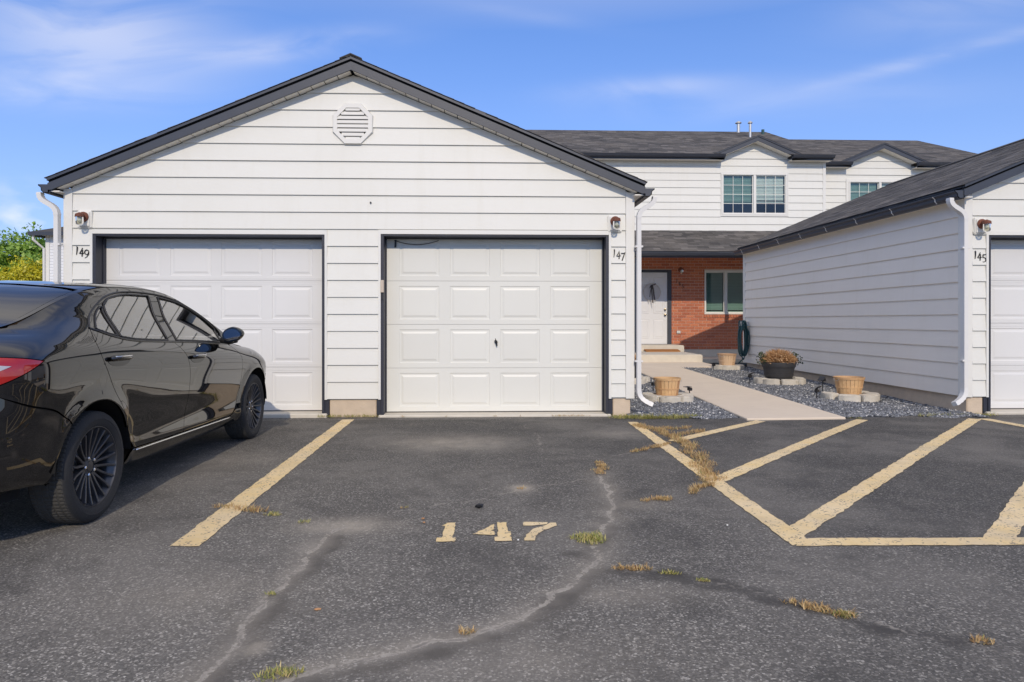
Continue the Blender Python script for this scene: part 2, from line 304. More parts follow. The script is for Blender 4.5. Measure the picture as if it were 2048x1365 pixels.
# ------------------------------------------------------------------ mesh helpers
class MB:
    """collects polygons; build() links them as ONE mesh object"""
    def __init__(s): s.v = []; s.f = []; s.t = []; s.tone = None
    def add(s, vs, fs, tone=None):
        o = len(s.v); s.v += [tuple(p) for p in vs]; s.f += [tuple(i+o for i in f) for f in fs]
        if tone is not None:
            s.t += [tone]*(len(s.v)-len(s.t))
        return s
    def box(s, x0, x1, y0, y1, z0, z1, tone=None):
        return s.add([(x0,y0,z0),(x1,y0,z0),(x1,y1,z0),(x0,y1,z0),(x0,y0,z1),(x1,y0,z1),(x1,y1,z1),(x0,y1,z1)],
                     [(0,3,2,1),(4,5,6,7),(0,1,5,4),(1,2,6,5),(2,3,7,6),(3,0,4,7)], tone)
    def prism(s, poly, axis, a, b, tone=None):
        """polygon in the two other axes (in x,y,z order), extruded along axis from a to b"""
        n = len(poly); mk = {'x': lambda p, q: (q, p[0], p[1]), 'y': lambda p, q: (p[0], q, p[1]), 'z': lambda p, q: (p[0], p[1], q)}[axis]
        vs = [mk(p, a) for p in poly]+[mk(p, b) for p in poly]
        fs = [tuple(range(n))[::-1], tuple(range(n, 2*n))]+[(i, (i+1) % n, n+(i+1) % n, n+i) for i in range(n)]
        return s.add(vs, fs, tone)
    def tube(s, path, r, n=8, cap=True, sec=None, tone=None, up=None):
        """sweep a circle (radius r or list) or a section polygon along a path"""
        P = [Vector(p) for p in path]; m = len(P); rs = r if hasattr(r, '__len__') else [r]*m
        vs = []; ref = Vector(up) if up else None; last = None
        for i, p in enumerate(P):
            t = ((P[min(i+1, m-1)]-P[max(i-1, 0)])).normalized()
            if last is None:
                a = ref if ref is not None else (Vector((0,0,1)) if abs(t.z) < 0.9 else Vector((1,0,0)))
            else: a = last
            a = (a-t*a.dot(t)).normalized(); b = t.cross(a); last = a
            ring = sec if sec else [(math.cos(2*PI*j/n), math.sin(2*PI*j/n)) for j in range(n)]
            for q in ring: vs.append(p+(a*q[0]+b*q[1])*rs[i])
        n = len(sec) if sec else n
        fs = [(i*n+j, i*n+(j+1) % n, (i+1)*n+(j+1) % n, (i+1)*n+j) for i in range(m-1) for j in range(n)]
        if cap: fs += [tuple(range(n))[::-1], tuple(range((m-1)*n, m*n))]
        return s.add(vs, fs, tone)
    def lathe(s, prof, n=24, c=(0,0,0), axis='z', a0=0.0, a1=2*PI, tone=None):
        full = abs(a1-a0-2*PI) < 1e-6; k = n if full else n+1; vs = []
        for (r, h) in prof:
            for j in range(k):
                a = a0+(a1-a0)*j/n; x, y = r*math.cos(a), r*math.sin(a)
                p = (x, y, h) if axis == 'z' else ((h, x, y) if axis == 'x' else (x, h, y))
                vs.append((p[0]+c[0], p[1]+c[1], p[2]+c[2]))
        fs = []
        for i in range(len(prof)-1):
            for j in range(n):
                q = (j+1) % k
                fs.append((i*k+j, i*k+q, (i+1)*k+q, (i+1)*k+j))
        return s.add(vs, fs, tone)
    def build(s, name, mat, parent=None, smooth=False, bevel=0.0, seg=1, loc=None, fix=True):
        me = bpy.data.meshes.new(name); me.from_pydata(s.v, [], s.f)
        if fix or bevel:
            bm = bmesh.new(); bm.from_mesh(me)
            if bevel:
                bmesh.ops.remove_doubles(bm, verts=bm.verts, dist=1e-5)
                ed = [e for e in bm.edges if len(e.link_faces) == 2 and e.calc_face_angle(0) > R(25)]
                bmesh.ops.bevel(bm, geom=ed, offset=bevel, segments=seg, affect='EDGES', clamp_overlap=True)
            bmesh.ops.recalc_face_normals(bm, faces=bm.faces)
            bm.to_mesh(me); bm.free()
        if s.t and not bevel:
            a = me.attributes.new('tone', 'FLOAT', 'POINT'); a.data.foreach_set('value', np.array(s.t+[0.5]*(len(me.vertices)-len(s.t)), dtype=np.float32))
        if smooth: me.shade_smooth() if smooth is True else me.set_sharp_from_angle(angle=smooth)
        if smooth and smooth is not True:
            me.polygons.foreach_set('use_smooth', [True]*len(me.polygons))
        return mesh_obj(name, me, mat, parent, loc)
def mesh_obj(name, me, mat, parent=None, loc=None):
    o = bpy.data.objects.new(name, me); C.objects.link(o)
    if mat is not None and not me.materials: me.materials.append(M[mat] if isinstance(mat, str) else mat)
    if parent is not None: o.parent = parent
    if loc is not None: o.location = loc
    return o
def tag(o, label=None, cat=None, group=None, kind=None):
    if label: o['label'] = label
    if cat: o['category'] = cat
    if group: o['group'] = group
    if kind: o['kind'] = kind
    return o
def thing(name, label, cat, loc=(0,0,0), rz=0.0, group=None):
    o = bpy.data.objects.new(name, None); C.objects.link(o); o.location = loc; o.rotation_euler = (0, 0, rz); o.empty_display_size = 0.2
    return tag(o, label, cat, group)
def copy_tree(o, parent=None):
    c = o.copy(); C.objects.link(c); c.parent = parent
    for ch in list(o.children): copy_tree(ch, c)
    return c
def sub(o, name): return [c for c in o.children if c.name.split('.')[0] == name]
def clip_poly(poly, a, b, c):
    """keep the part of a 2-D polygon where a*x+b*y<=c"""
    out = []; n = len(poly)
    for i in range(n):
        p, q = poly[i], poly[(i+1) % n]; dp = a*p[0]+b*p[1]-c; dq = a*q[0]+b*q[1]-c
        if dp <= 0: out.append(p)
        if dp*dq < 0:
            t = dp/(dp-dq); out.append((p[0]+(q[0]-p[0])*t, p[1]+(q[1]-p[1])*t))
    return out

def board(poly, Y, parent, mat='siding_paint', side=None, zlo=None, pitch=0.2047, tb=0.023, tt=0.004):
    """one clapboard: polygon (x,z) on the plane Y (front -Y); side = plane X facing -X instead"""
    if len(poly) < 3: return None
    zl = min(p[1] for p in poly) if zlo is None else zlo
    off = lambda z: tb+(tt-tb)*min(1, max(0, (z-zl)/pitch))
    n = len(poly); jit = random.uniform(-0.0012, 0.0012)
    if side is None:
        fr = [(p[0], Y-off(p[1])-jit, p[1]) for p in poly]; bk = [(p[0], Y+0.001, p[1]) for p in poly]
    else:
        fr = [(side-off(p[1])-jit, p[0], p[1]) for p in poly]; bk = [(side+0.001, p[0], p[1]) for p in poly]
    mb = MB(); mb.add(fr+bk, [tuple(range(n)), tuple(range(n, 2*n))[::-1]]+[(i, n+i, n+(i+1) % n, (i+1) % n) for i in range(n)])
    return mb.build('siding_board', mat, parent)

def shingles(mb, p0, along, up, nrm, L, W, expo=0.14, tab=0.30, poly=None, keep=None):
    """courses of shingle tabs on the plane p0 + s*along + t*up; each tab a thin wedge with its own tone"""
    p0, along, up, nrm = map(Vector, (p0, along, up, nrm)); rows = int(math.ceil(W/expo))
    for r in range(rows):
        t0 = r*expo; t1 = min(W, t0+expo*1.02); x = -random.random()*tab
        while x < L:
            wdt = tab*random.uniform(0.55, 1.15); a, b = max(0, x), min(L, x+wdt-0.004); x += wdt
            if b-a < 0.01: continue
            if keep and not keep((a+b)/2, (t0+t1)/2): continue
            th = random.uniform(0.004, 0.0085); dt = random.uniform(0, 0.012)
            q = lambda s_, t_, h: p0+along*s_+up*t_+nrm*h
            vs = [q(a, t0-dt, 0.0), q(b, t0-dt, 0.0), q(b, t1, 0.0), q(a, t1, 0.0), q(a, t0-dt, th), q(b, t0-dt, th), q(b, t1, 0.003), q(a, t1, 0.003)]
            mb.add(vs, [(4,5,6,7),(0,1,5,4),(1,2,6,5),(3,0,4,7)], min(1, max(0, random.gauss(0.45, 0.32))))

def ribbon(pts, widths, th=0.006):
    """flat stroke in the x,z plane with thickness towards -y; for painted or cut lettering"""
    mb = MB(); n = len(pts); L = []; Rr = []
    for i, p in enumerate(pts):
        a = pts[max(0, i-1)]; b = pts[min(n-1, i+1)]; d = Vector((b[0]-a[0], b[1]-a[1])).normalized(); w = widths[i] if hasattr(widths, '__len__') else widths
        L.append((p[0]-d.y*w/2, p[1]+d.x*w/2)); Rr.append((p[0]+d.y*w/2, p[1]-d.x*w/2))
    vs = [(q[0], -th, q[1]) for q in L+Rr]+[(q[0], 0, q[1]) for q in L+Rr]; m = 2*n; fs = []
    for i in range(n-1):
        fs += [(i, i+1, n+i+1, n+i), (m+i, m+n+i, m+n+i+1, m+i+1), (i, m+i, m+i+1, i+1), (n+i, n+i+1, m+n+i+1, m+n+i)]
    fs += [(0, n, m+n, m), (n-1, m+n-1, m+2*n-1, 2*n-1)]
    return mb.add(vs, fs)
def arc(cx, cz, rx, rz, a0, a1, n=12): return [(cx+rx*math.cos(R(a0+(a1-a0)*i/n)), cz+rz*math.sin(R(a0+(a1-a0)*i/n))) for i in range(n+1)]

# ------------------------------------------------------------------ the setting: ground, asphalt, walk, gravel
ZA = -0.035
def sheet(name, poly, z, mat, label=None, parent=None, thick=0.0):
    mb = MB(); n = len(poly)
    if thick: mb.prism(poly, 'z', z-thick, z)
    else: mb.add([(p[0], p[1], z) for p in poly], [tuple(range(n))])
    return mb.build(name, mat, parent)
g = sheet('ground', [(-900, -900), (900, -900), (900, 900), (-900, 900)], ZA-0.10, 'earth'); tag(g, 'bare earth ground beyond the parking lot', kind='structure')

# cracks measured on the asphalt (x, y in metres)
def G(px, py):
    th = R(1.955); d = 1365*(1.12-ZA)/(py-642); l = (px-1004.6)/1365*d
    return (l*math.cos(th)+d*math.sin(th), d*math.cos(th)-l*math.sin(th))
def CR(L):
    """ground polyline from measured points, roughened by midpoint displacement"""
    P = [G(*p) for p in L]
    for lev in range(4):
        out = [P[0]]
        for a, b in zip(P[:-1], P[1:]):
            d = math.dist(a, b); k_ = min(0.16*d, 0.030)
            if d > 0.05: out.append(((a[0]+b[0])/2+random.uniform(-k_, k_), (a[1]+b[1])/2+random.uniform(-k_, k_)))
            out.append(b)
        P = out
    return P
crack_main = [CR([(395,1365),(440,1322),(482,1262),(525,1212),(570,1168),(602,1138),(640,1092),(660,1066),(692,1052)]),
              CR([(570,1365),(640,1338),(720,1318),(800,1306),(900,1281),(962,1262),(1040,1241),(1076,1217),(1100,1196),(1142,1170),(1188,1131),(1190,1098),(1200,1068),(1218,1024),(1221,1000),(1212,968),(1200,944)])]
crack_thin = [CR([(692,1052),(760,1034),(805,1021),(875,1009),(960,1000),(1042,976),(1100,969),(1196,956)]),
              CR([(692,1052),(622,1046),(562,1031),(512,1023),(455,1016),(400,1012)]),
              CR([(1190,1128),(1242,1140),(1350,1149),(1420,1166),(1500,1184),(1590,1209),(1702,1236),(1800,1262),(1902,1281),(2048,1312),(2200,1340)]),
              CR([(1221,1004),(1285,1003),(1330,1000),(1392,985),(1432,968),(1412,942),(1392,912),(1362,884),(1342,872)]),
              CR([(1342,888),(1262,905),(1204,918),(1196,944)]), CR([(1204,918),(1085,900),(1075,878),(1050,850)])]
tar = [CR([(602,1365),(720,1340),(800,1322),(900,1298),(962,1276),(1045,1253),(1090,1225),(1150,1180),(1190,1140),(1250,1150),(1350,1152),(1500,1184),(1702,1240),(1902,1284)]),
       CR([(1130,1108),(1165,1115),(1190,1130)]), CR([(430,1365),(470,1310),(520,1240),(580,1175),(640,1105),(665,1075)]), CR([(1190,1098),(1206,1068),(1226,1010)])]
hair = [CR([(1440,858),(1600,912),(1760,972),(1960,1030)]), CR([(1640,870),(1800,925),(1980,990),(2048,1008)]), CR([(1700,838),(1850,868),(2048,915)]), CR([(1560,915),(1660,950)])]
dusts = [(G(905,885), 0.55, 0.38, 0.8), (G(690,1052), 0.26, 0.16, 1.0), (G(1042,976), 0.08, 0.11, 1.2), (G(512,1298), 0.05, 0.06, 1.2), (G(1235,868), 0.30, 0.25, 0.5), (G(1260,1010), 0.22, 0.14, 0.5),
         (G(420,1190), 0.5, 0.3, 0.35), (G(1250,1190), 0.25, 0.12, 0.5), (G(470,925), 0.45, 0.5, 0.4), (G(1000,1320), 0.6, 0.25, 0.3), (G(800,830), 1.2, 0.10, 0.35)]
def near_sheet():
    x0, x1, y0, y1, st = -6.8, 9.2, 1.0, 8.0, 0.025
    xs = np.arange(x0, x1+1e-6, st); ys = np.arange(y0, y1+1e-6, st); Xg, Yg = np.meshgrid(xs, ys); P = np.stack([Xg.ravel(), Yg.ravel()], 1)
    def dist(lines):
        D = np.full(len(P), 9.0)
        for L in lines:
            for a, b in zip(L[:-1], L[1:]):
                a = np.array(a); b = np.array(b); ab = b-a; t = np.clip(((P-a)@ab)/max(ab@ab, 1e-9), 0, 1)
                D = np.minimum(D, np.linalg.norm(P-(a+t[:, None]*ab), axis=1))
        return D
    dm, dt, dr, dh = dist(crack_main), dist(crack_thin), dist(tar), dist(hair)
    wob = 0.02*np.sin(P[:, 0]*9+P[:, 1]*5)+0.015*np.sin(P[:, 0]*23-P[:, 1]*17)
    crack = np.maximum(np.clip(1-(dm+wob*0.5)/0.085, 0, 1), 0.72*np.clip(1-(dt+wob*0.3)/0.05, 0, 1))
    tarv = np.clip(1.6-(dr+wob)/0.045, 0, 1)*0.95
    hairv = np.clip(1-dh/0.03, 0, 1)*0.75
    dust = np.zeros(len(P))
    for (c, a, b, s_) in dusts: dust = np.maximum(dust, s_*np.exp(-((P[:, 0]-c[0])/a)**2-((P[:, 1]-c[1])/b)**2))
    dust = np.maximum(dust, 0.55*np.clip(1-dm/0.22, 0, 1)**2)
    wear = np.clip(0.50-(P[:, 0]-0.6)*0.10-(P[:, 1]-3.9)*0.17, 0.0, 1.0)*np.where((P[:, 0] > 1.65) & (P[:, 1] > 3.5), 0.25, 1.0)
    z = ZA+0.006*np.sin(P[:, 0]*0.9+1)*np.sin(P[:, 1]*0.8)-0.006*np.clip(1-dm/0.06, 0, 1)
    nx, ny = len(xs), len(ys); idx = np.arange(nx*ny).reshape(ny, nx)
    F = np.stack([idx[:-1, :-1], idx[:-1, 1:], idx[1:, 1:], idx[1:, :-1]], -1).reshape(-1, 4)
    me = bpy.data.meshes.new('parking_lot'); me.vertices.add(nx*ny); me.vertices.foreach_set('co', np.column_stack([P, z]).ravel().astype(np.float32))
    me.loops.add(F.size); me.loops.foreach_set('vertex_index', F.ravel().astype(np.int32)); me.polygons.add(len(F)); me.polygons.foreach_set('loop_start', np.arange(0, F.size, 4, dtype=np.int32)); me.update(calc_edges=True)
    me.polygons.foreach_set('use_smooth', np.ones(len(F), dtype=bool))
    for nm, v in (('dmain', dm), ('dthin', dt), ('dhair', dh), ('tar', tarv), ('dust', dust), ('wear', wear)):
        at_ = me.attributes.new(nm, 'FLOAT', 'POINT'); at_.data.foreach_set('value', np.clip(v, 0, 2 if nm[0] == 'd' and nm != 'dust' else 1).astype(np.float32))
    return mesh_obj('parking_lot', me, 'asphalt')
lot = near_sheet(); tag(lot, 'cracked dark grey asphalt parking lot in front of the garages', kind='structure')
far = MB()                                                # the same lot running on past the frame
far.add([(-40,-60,ZA-.008),(40,-60,ZA-.008),(40,1.02,ZA-.008),(-40,1.02,ZA-.008)], [(0,1,2,3)])
far.add([(-40,1.02,ZA-.008),(-6.78,1.02,ZA-.008),(-6.78,8.5,ZA-.008),(-40,8.5,ZA-.008)], [(0,1,2,3)])
far.add([(9.18,1.02,ZA-.008),(40,1.02,ZA-.008),(40,8.5,ZA-.008),(9.18,8.5,ZA-.008)], [(0,1,2,3)])
far.add([(-6.8,7.98,ZA-.010),(9.2,7.98,ZA-.010),(9.2,8.6,ZA-.010),(-6.8,8.6,ZA-.010)], [(0,1,2,3)])
f_ = far.build('asphalt', 'asphalt'); [(lambda a_: a_.data.foreach_set('value', np.full(len(f_.data.vertices), 0.5 if nm == 'wear' else 2.0, dtype=np.float32)))(f_.data.attributes.new(nm, 'FLOAT', 'POINT')) for nm in ('dmain', 'dthin', 'dhair', 'wear')]; tag(f_, 'asphalt of the parking lot away from the cracked stalls', kind='structure')

def painted(poly, name, label, z=ZA+0.012, n=0.05, jag=0.006):
    """one painted mark: outline resampled and roughened, laid as a thin sheet"""
    pts = []
    for a, b in zip(poly, poly[1:]+poly[:1]):
        L = math.dist(a, b); k_ = max(1, int(L/n))
        for i in range(k_):
            t = i/k_; pts.append((a[0]+(b[0]-a[0])*t+(random.uniform(-jag, jag) if i else 0), a[1]+(b[1]-a[1])*t+(random.uniform(-jag, jag) if i else 0)))
    vs2, es = [Vector(p) for p in pts], [(i, (i+1) % len(pts)) for i in range(len(pts))]
    r = delaunay_2d_cdt(vs2, es, [], 1, 1e-6)
    zz = lambda x, y: z-0.012+0.004+0.006*math.sin(x*0.9+1)*math.sin(y*0.8)
    me = bpy.data.meshes.new(name); me.from_pydata([(v.x, v.y, zz(v.x, v.y)) for v in r[0]], [], [tuple(f) for f in r[2]])
    bm = bmesh.new(); bm.from_mesh(me); bmesh.ops.recalc_face_normals(bm, faces=bm.faces)
    if bm.faces and sum(f.normal.z for f in bm.faces) < 0: bmesh.ops.reverse_faces(bm, faces=bm.faces)
    bmesh.ops.subdivide_edges(bm, edges=[e for e in bm.edges if e.calc_length() > 0.4], cuts=3, use_grid_fill=True); bmesh.ops.triangulate(bm, faces=bm.faces)
    for v in bm.verts: v.co.z = zz(v.co.x, v.co.y)
    bm.to_mesh(me); bm.free()
    o = mesh_obj(name, me, 'road_paint', lot); tag(o, label); return o
def line(a, b, w): 
    d = Vector((b[0]-a[0], b[1]-a[1])).normalized(); q = (-d.y*w/2, d.x*w/2)
    return [(a[0]+q[0], a[1]+q[1]), (a[0]-q[0], a[1]-q[1]), (b[0]-q[0], b[1]-q[1]), (b[0]+q[0], b[1]+q[1])]
painted([(-1.592,8.02),(-1.582,3.55),(-1.43,3.54),(-1.455,8.02)], 'parking_line', 'yellow stall line running from the middle pier')
painted([(1.69,7.72),(1.605,3.44),(1.735,3.52),(1.80,7.71)], 'parking_line', 'yellow line along the left edge of the hatched area, weeds growing over it')
painted([(1.62,3.437),(3.6,3.405),(6.2,3.38),(6.2,3.50),(3.6,3.52),(1.70,3.556)], 'parking_line', 'yellow line along the front of the hatched area')
painted(line((1.86,6.49),(3.24,7.74),0.12), 'hatch_stripe', 'short yellow hatch stripe nearest the gravel')
painted(line((1.70,4.86),(4.46,7.80),0.125), 'hatch_stripe', 'second yellow hatch stripe from the walk')
painted(line((1.66,3.60),(5.82,7.82),0.125), 'hatch_stripe', 'longest yellow hatch stripe reaching the right garage')
painted(line((2.70,3.47),(6.0,6.75),0.13), 'hatch_stripe', 'yellow hatch stripe leaving the frame on the right')
painted([(5.86,7.83),(6.00,7.83),(6.22,3.40),(6.08,3.39)], 'parking_line', 'yellow line on the right side of the hatched area')
def stencil(cx, parts, lab):
    H0, w = 3.565, 0.33
    vs_, fs_ = [], []
    for j, pl in enumerate(parts): painted([(cx+x, H0+y) for x, y in pl], 'painted_digit', lab, n=0.03, jag=0.004)
stencil(-0.223, [[(0.0,0.0),(0.098,0.0),(0.098,0.065),(0.083,0.065),(0.09,0.335),(0.045,0.335),(0.015,0.28),(0.033,0.272),(0.025,0.065),(0.0,0.065)]], 'yellow stencilled digit 1 of the stall number 147')
stencil(-0.035, [[(0.0,0.12),(0.118,0.10),(0.118,0.165),(0.098,0.18),(0.118,0.20),(0.121,0.30)], [(0.118,0.0),(0.208,0.0),(0.208,0.06),(0.197,0.075),(0.208,0.10),(0.208,0.155),(0.193,0.16),(0.192,0.335),(0.138,0.335),(0.136,0.07),(0.118,0.065)]], 'yellow stencilled digit 4 of the stall number 147')
stencil(0.238, [[(0.012,0.265),(0.018,0.335),(0.155,0.325),(0.145,0.285),(0.06,0.262)], [(0.0,0.0),(0.055,0.0),(0.075,0.10),(0.12,0.18),(0.185,0.245),(0.20,0.26),(0.20,0.315),(0.168,0.315),(0.135,0.265),(0.06,0.20),(0.015,0.10)]], 'yellow stencilled digit 7 of the stall number 147')

# concrete walk, a slab on a slight rise towards the door
def zw(y): return -0.012+max(0, y-7.8)*0.0145
def slab(name, pts, th=0.10, mat='walk_concrete'):
    n = len(pts); mb = MB(); mb.add([(x, y, z) for x, y, z in pts]+[(x, y, z-th) for x, y, z in pts], [tuple(range(n)), tuple(range(n, 2*n))[::-1]]+[(i, n+i, n+(i+1) % n, (i+1) % n) for i in range(n)])
    return mb.build(name, mat, None, bevel=0.008)
wk = slab('walkway', [(3.10,7.80,zw(7.8)),(4.30,7.86,zw(7.86)),(4.47,14.95,zw(14.95)),(5.45,15.2,zw(15.2)),(5.45,16.5,zw(16.5)),(3.35,16.5,zw(16.5)),(3.28,13.8,zw(13.8))])
tag(wk, 'tan concrete front walk between the gravel beds', kind='structure')

# gravel
def zg(x, y): return -0.03+max(0, y-8)*0.0145+0.012*math.sin(x*3.1+y*1.3)*math.sin(y*2.2)
def walk_l(y): return 3.10+(y-7.8)*0.03
def walk_r(y): return 4.30+(y-7.86)*0.024
def bed(name, xl, xr, y0, y1, lab):
    mb = MB(); ny = 60; nx = 24; vs_ = []
    for j in range(ny+1):
        y = y0+(y1-y0)*j/ny
        for i in range(nx+1):
            x = xl(y)+(xr(y)-xl(y))*i/nx; vs_.append((x, y, zg(x, y)-0.01))
    mb.add(vs_, [(j*(nx+1)+i, j*(nx+1)+i+1, (j+1)*(nx+1)+i+1, (j+1)*(nx+1)+i) for j in range(ny) for i in range(nx)])
    o = mb.build(name, 'gravel_bed', None, smooth=True); return tag(o, lab, kind='structure')
bedL = (lambda y: 1.80, lambda y: walk_l(y)+0.01, 7.98, 15.5); bedR = (lambda y: walk_r(y)-0.01, lambda y: 6.06, 7.98, 15.5)
bed('gravel_bed', *bedL, 'gravel bed between the left garage and the walk'); bed('gravel_bed', *bedR, 'gravel bed between the walk and the right garage')
def gravel(name, b, lab):
    tv = np.array([(1,0,0),(-1,0,0),(0,1,0),(0,-1,0),(0,0,1),(0,0,-1)], float); tf = np.array([(0,2,4),(2,1,4),(1,3,4),(3,0,4),(2,0,5),(1,2,5),(3,1,5),(0,3,5)])
    y = []; x = []
    for yb, n, in ((8.0, 0), ):
        pass
    cand = 60000; yy = 7.93+rng.random(cand)**1.35*(b[3]-7.93); xx = np.array([b[0](q) for q in yy]); xr_ = np.array([b[1](q) for q in yy]); xx = xx+(xr_-xx)*rng.random(cand)
    area = np.mean(xr_-np.array([b[0](q) for q in yy]))*7.5; n = int(min(cand, area*2600)); yy, xx = yy[:n], xx[:n]
    edge = yy > 8.02+0.10*np.sin(xx*4.0)+0.07*np.sin(xx*11); yy, xx = yy[edge], xx[edge]; n = len(yy)
    s_ = rng.uniform(0.007, 0.019, n); ang = rng.random((n, 3))*6.28; ax = np.stack([s_*rng.uniform(0.8, 1.6, n), s_*rng.uniform(0.7, 1.2, n), s_*rng.uniform(0.45, 0.9, n)], 1)
    ca, sa = np.cos(ang), np.sin(ang)
    V = tv[None]*ax[:, None, :]*rng.uniform(0.7, 1.3, (n, 6, 1))
    V = np.stack([V[..., 0]*ca[:, None, 0]-V[..., 1]*sa[:, None, 0], V[..., 0]*sa[:, None, 0]+V[..., 1]*ca[:, None, 0], V[..., 2]], -1)
    tx = 0.7*np.sin(ang[:, 1]); V = np.stack([V[..., 0], V[..., 1]*np.cos(tx)[:, None]-V[..., 2]*np.sin(tx)[:, None], V[..., 1]*np.sin(tx)[:, None]+V[..., 2]*np.cos(tx)[:, None]], -1)
    zz = -0.03+np.maximum(0, yy-8)*0.0145+0.012*np.sin(xx*3.1+yy*1.3)*np.sin(yy*2.2)-0.004+rng.random(n)*0.010
    V += np.stack([xx, yy, zz], 1)[:, None]
    F = (tf[None]+(np.arange(n)*6)[:, None, None]).reshape(-1, 3)
    me = bpy.data.meshes.new(name); me.vertices.add(n*6); me.vertices.foreach_set('co', V.ravel().astype(np.float32)); me.loops.add(F.size); me.loops.foreach_set('vertex_index', F.ravel().astype(np.int32)); me.polygons.add(len(F)); me.polygons.foreach_set('loop_start', np.arange(0, F.size, 3, dtype=np.int32)); me.update(calc_edges=True)
    t_ = np.repeat(np.clip(rng.beta(2.2, 2.2, n)+0.4*(rng.random(n) > 0.91), 0, 1), 6); a_ = me.attributes.new('tone', 'FLOAT', 'POINT'); a_.data.foreach_set('value', t_.astype(np.float32))
    o = mesh_obj(name, me, 'gravel'); return tag(o, lab, 'gravel', kind='stuff')
gravel('gravel', bedL, 'loose grey gravel left of the walk'); gravel('gravel', bedR, 'loose grey gravel right of the walk')
# ------------------------------------------------------------------ garages
PITCH = 0.2047; Z0 = 0.178; SL = 5/12
YF, YB = 8.30, 15.30
GROUP_G = 'white double garages on the parking lot'
def garage_door(parent, xl, xr, ztop, mat, zb=0.002, ribs=False, Y=8.50):
    d = MB().box(xl+0.004, xr-0.004, Y+0.045, Y+0.06, zb+0.02, ztop-0.01).build('garage_door', mat, parent)
    H = (ztop-zb)/4; W = xr-xl; st = 0.165; gap = (W-2*st-4*0.492)/3; pw = 0.492
    cols = [(xl+st+i*(pw+gap), xl+st+i*(pw+gap)+pw) for i in range(4)]; pan = None
    for r in range(4):
        z0 = zb+r*H+0.0015; z1 = zb+(r+1)*H-0.0015; a, b = z0+0.062, z1-0.062; s_ = MB()
        s_.box(xl, xr, Y, Y+0.044, z0, a).box(xl, xr, Y, Y+0.044, b, z1)
        ed = [xl]+[q for c_ in cols for q in c_]+[xr]
        for i in range(0, len(ed), 2): s_.box(ed[i], ed[i+1], Y, Y+0.044, a, b)
        if ribs:
            for zz in (z0+0.016, z0+0.034, z1-0.016, z1-0.034): s_.box(xl+0.003, xr-0.003, Y-0.002, Y+0.001, zz-0.004, zz+0.004)
        s_.build('door_section', mat, d)
        for (x0, x1) in cols:
            if pan is None:
                w, h = x1-x0, b-a; p = MB(); rings = [(0.0, 0.0), (0.006, 0.0065), (0.026, 0.0065), (0.046, 0.001), (0.05, 0.0)]
                vs_ = []
                for ins, dy in rings: vs_ += [(ins, dy, ins), (w-ins, dy, ins), (w-ins, dy, h-ins), (ins, dy, h-ins)]
                fs_ = [(i*4+j, i*4+(j+1) % 4, i*4+4+(j+1) % 4, i*4+4+j) for i in range(len(rings)-1) for j in range(4)]+[tuple(len(rings)*4-4+j for j in range(4))]
                p.add(vs_, fs_); o = p.build('raised_panel', mat, d, fix=False); pan = o.data; o.location = (x0, Y, a)
                bm = bmesh.new(); bm.from_mesh(pan); bmesh.ops.recalc_face_normals(bm, faces=bm.faces)
                if bm.faces[-1].normal.y > 0: bmesh.ops.reverse_faces(bm, faces=bm.faces)
                bm.to_mesh(pan); bm.free()
            else: mesh_obj('raised_panel', pan, None, d, (x0, Y, a))
    MB().box(xl, xr, Y-0.004, Y+0.04, zb-0.012, zb).build('bottom_seal', 'soffit_dark', d)
    return d
def downspout(parent, x, dirx, zt, zb=0.20, kick=(0.17, -0.05), out=0.19, y=8.225):
    """white ribbed pipe from the gutter outlet to the wall and down; dirx = side the gutter hangs on"""
    sec = [(-0.5, -0.36), (0.5, -0.36), (0.5, 0.36), (-0.5, 0.36)]
    P = []; rr = []
    def seg(pts, rib):
        for i, p in enumerate(pts): P.append(p); rr.append(0.068*(1.0+(0.13 if rib and i % 2 else 0)))
    xo = x+dirx*out
    bez = lambda a, b, c_, d, n: [tuple((1-t)**3*a[i]+3*(1-t)**2*t*b[i]+3*(1-t)*t*t*c_[i]+t**3*d[i] for i in range(3)) for t in [q/n for q in range(n+1)]]
    seg(bez((xo, y-.01, zt), (xo+dirx*.01, y-.01, zt-.15), (x+dirx*.0, y, zt-.10), (x, y, zt-.27), 22), True)
    seg([(x, y, zt-0.30), (x, y, zt-0.75), (x, y, zt-1.5)], False)
    seg([(x, y, zb+0.10)], False)
    seg(bez((x, y, zb+0.08), (x, y, zb-0.02), (x+kick[0]*0.4, y+kick[1]*0.4, zb-0.06), (x+kick[0], y+kick[1], zb-0.10), 10), True)
    o = MB().tube(P, rr, sec=sec, up=(0, 1, 0)).build('downspout', 'white_metal', parent, smooth=R(40))
    for zz in (zt-0.62, zb+0.42): MB().box(x-0.046, x+0.046, y-0.034, y+0.036, zz, zz+0.02).build('strap', 'white_metal', o)
    return o
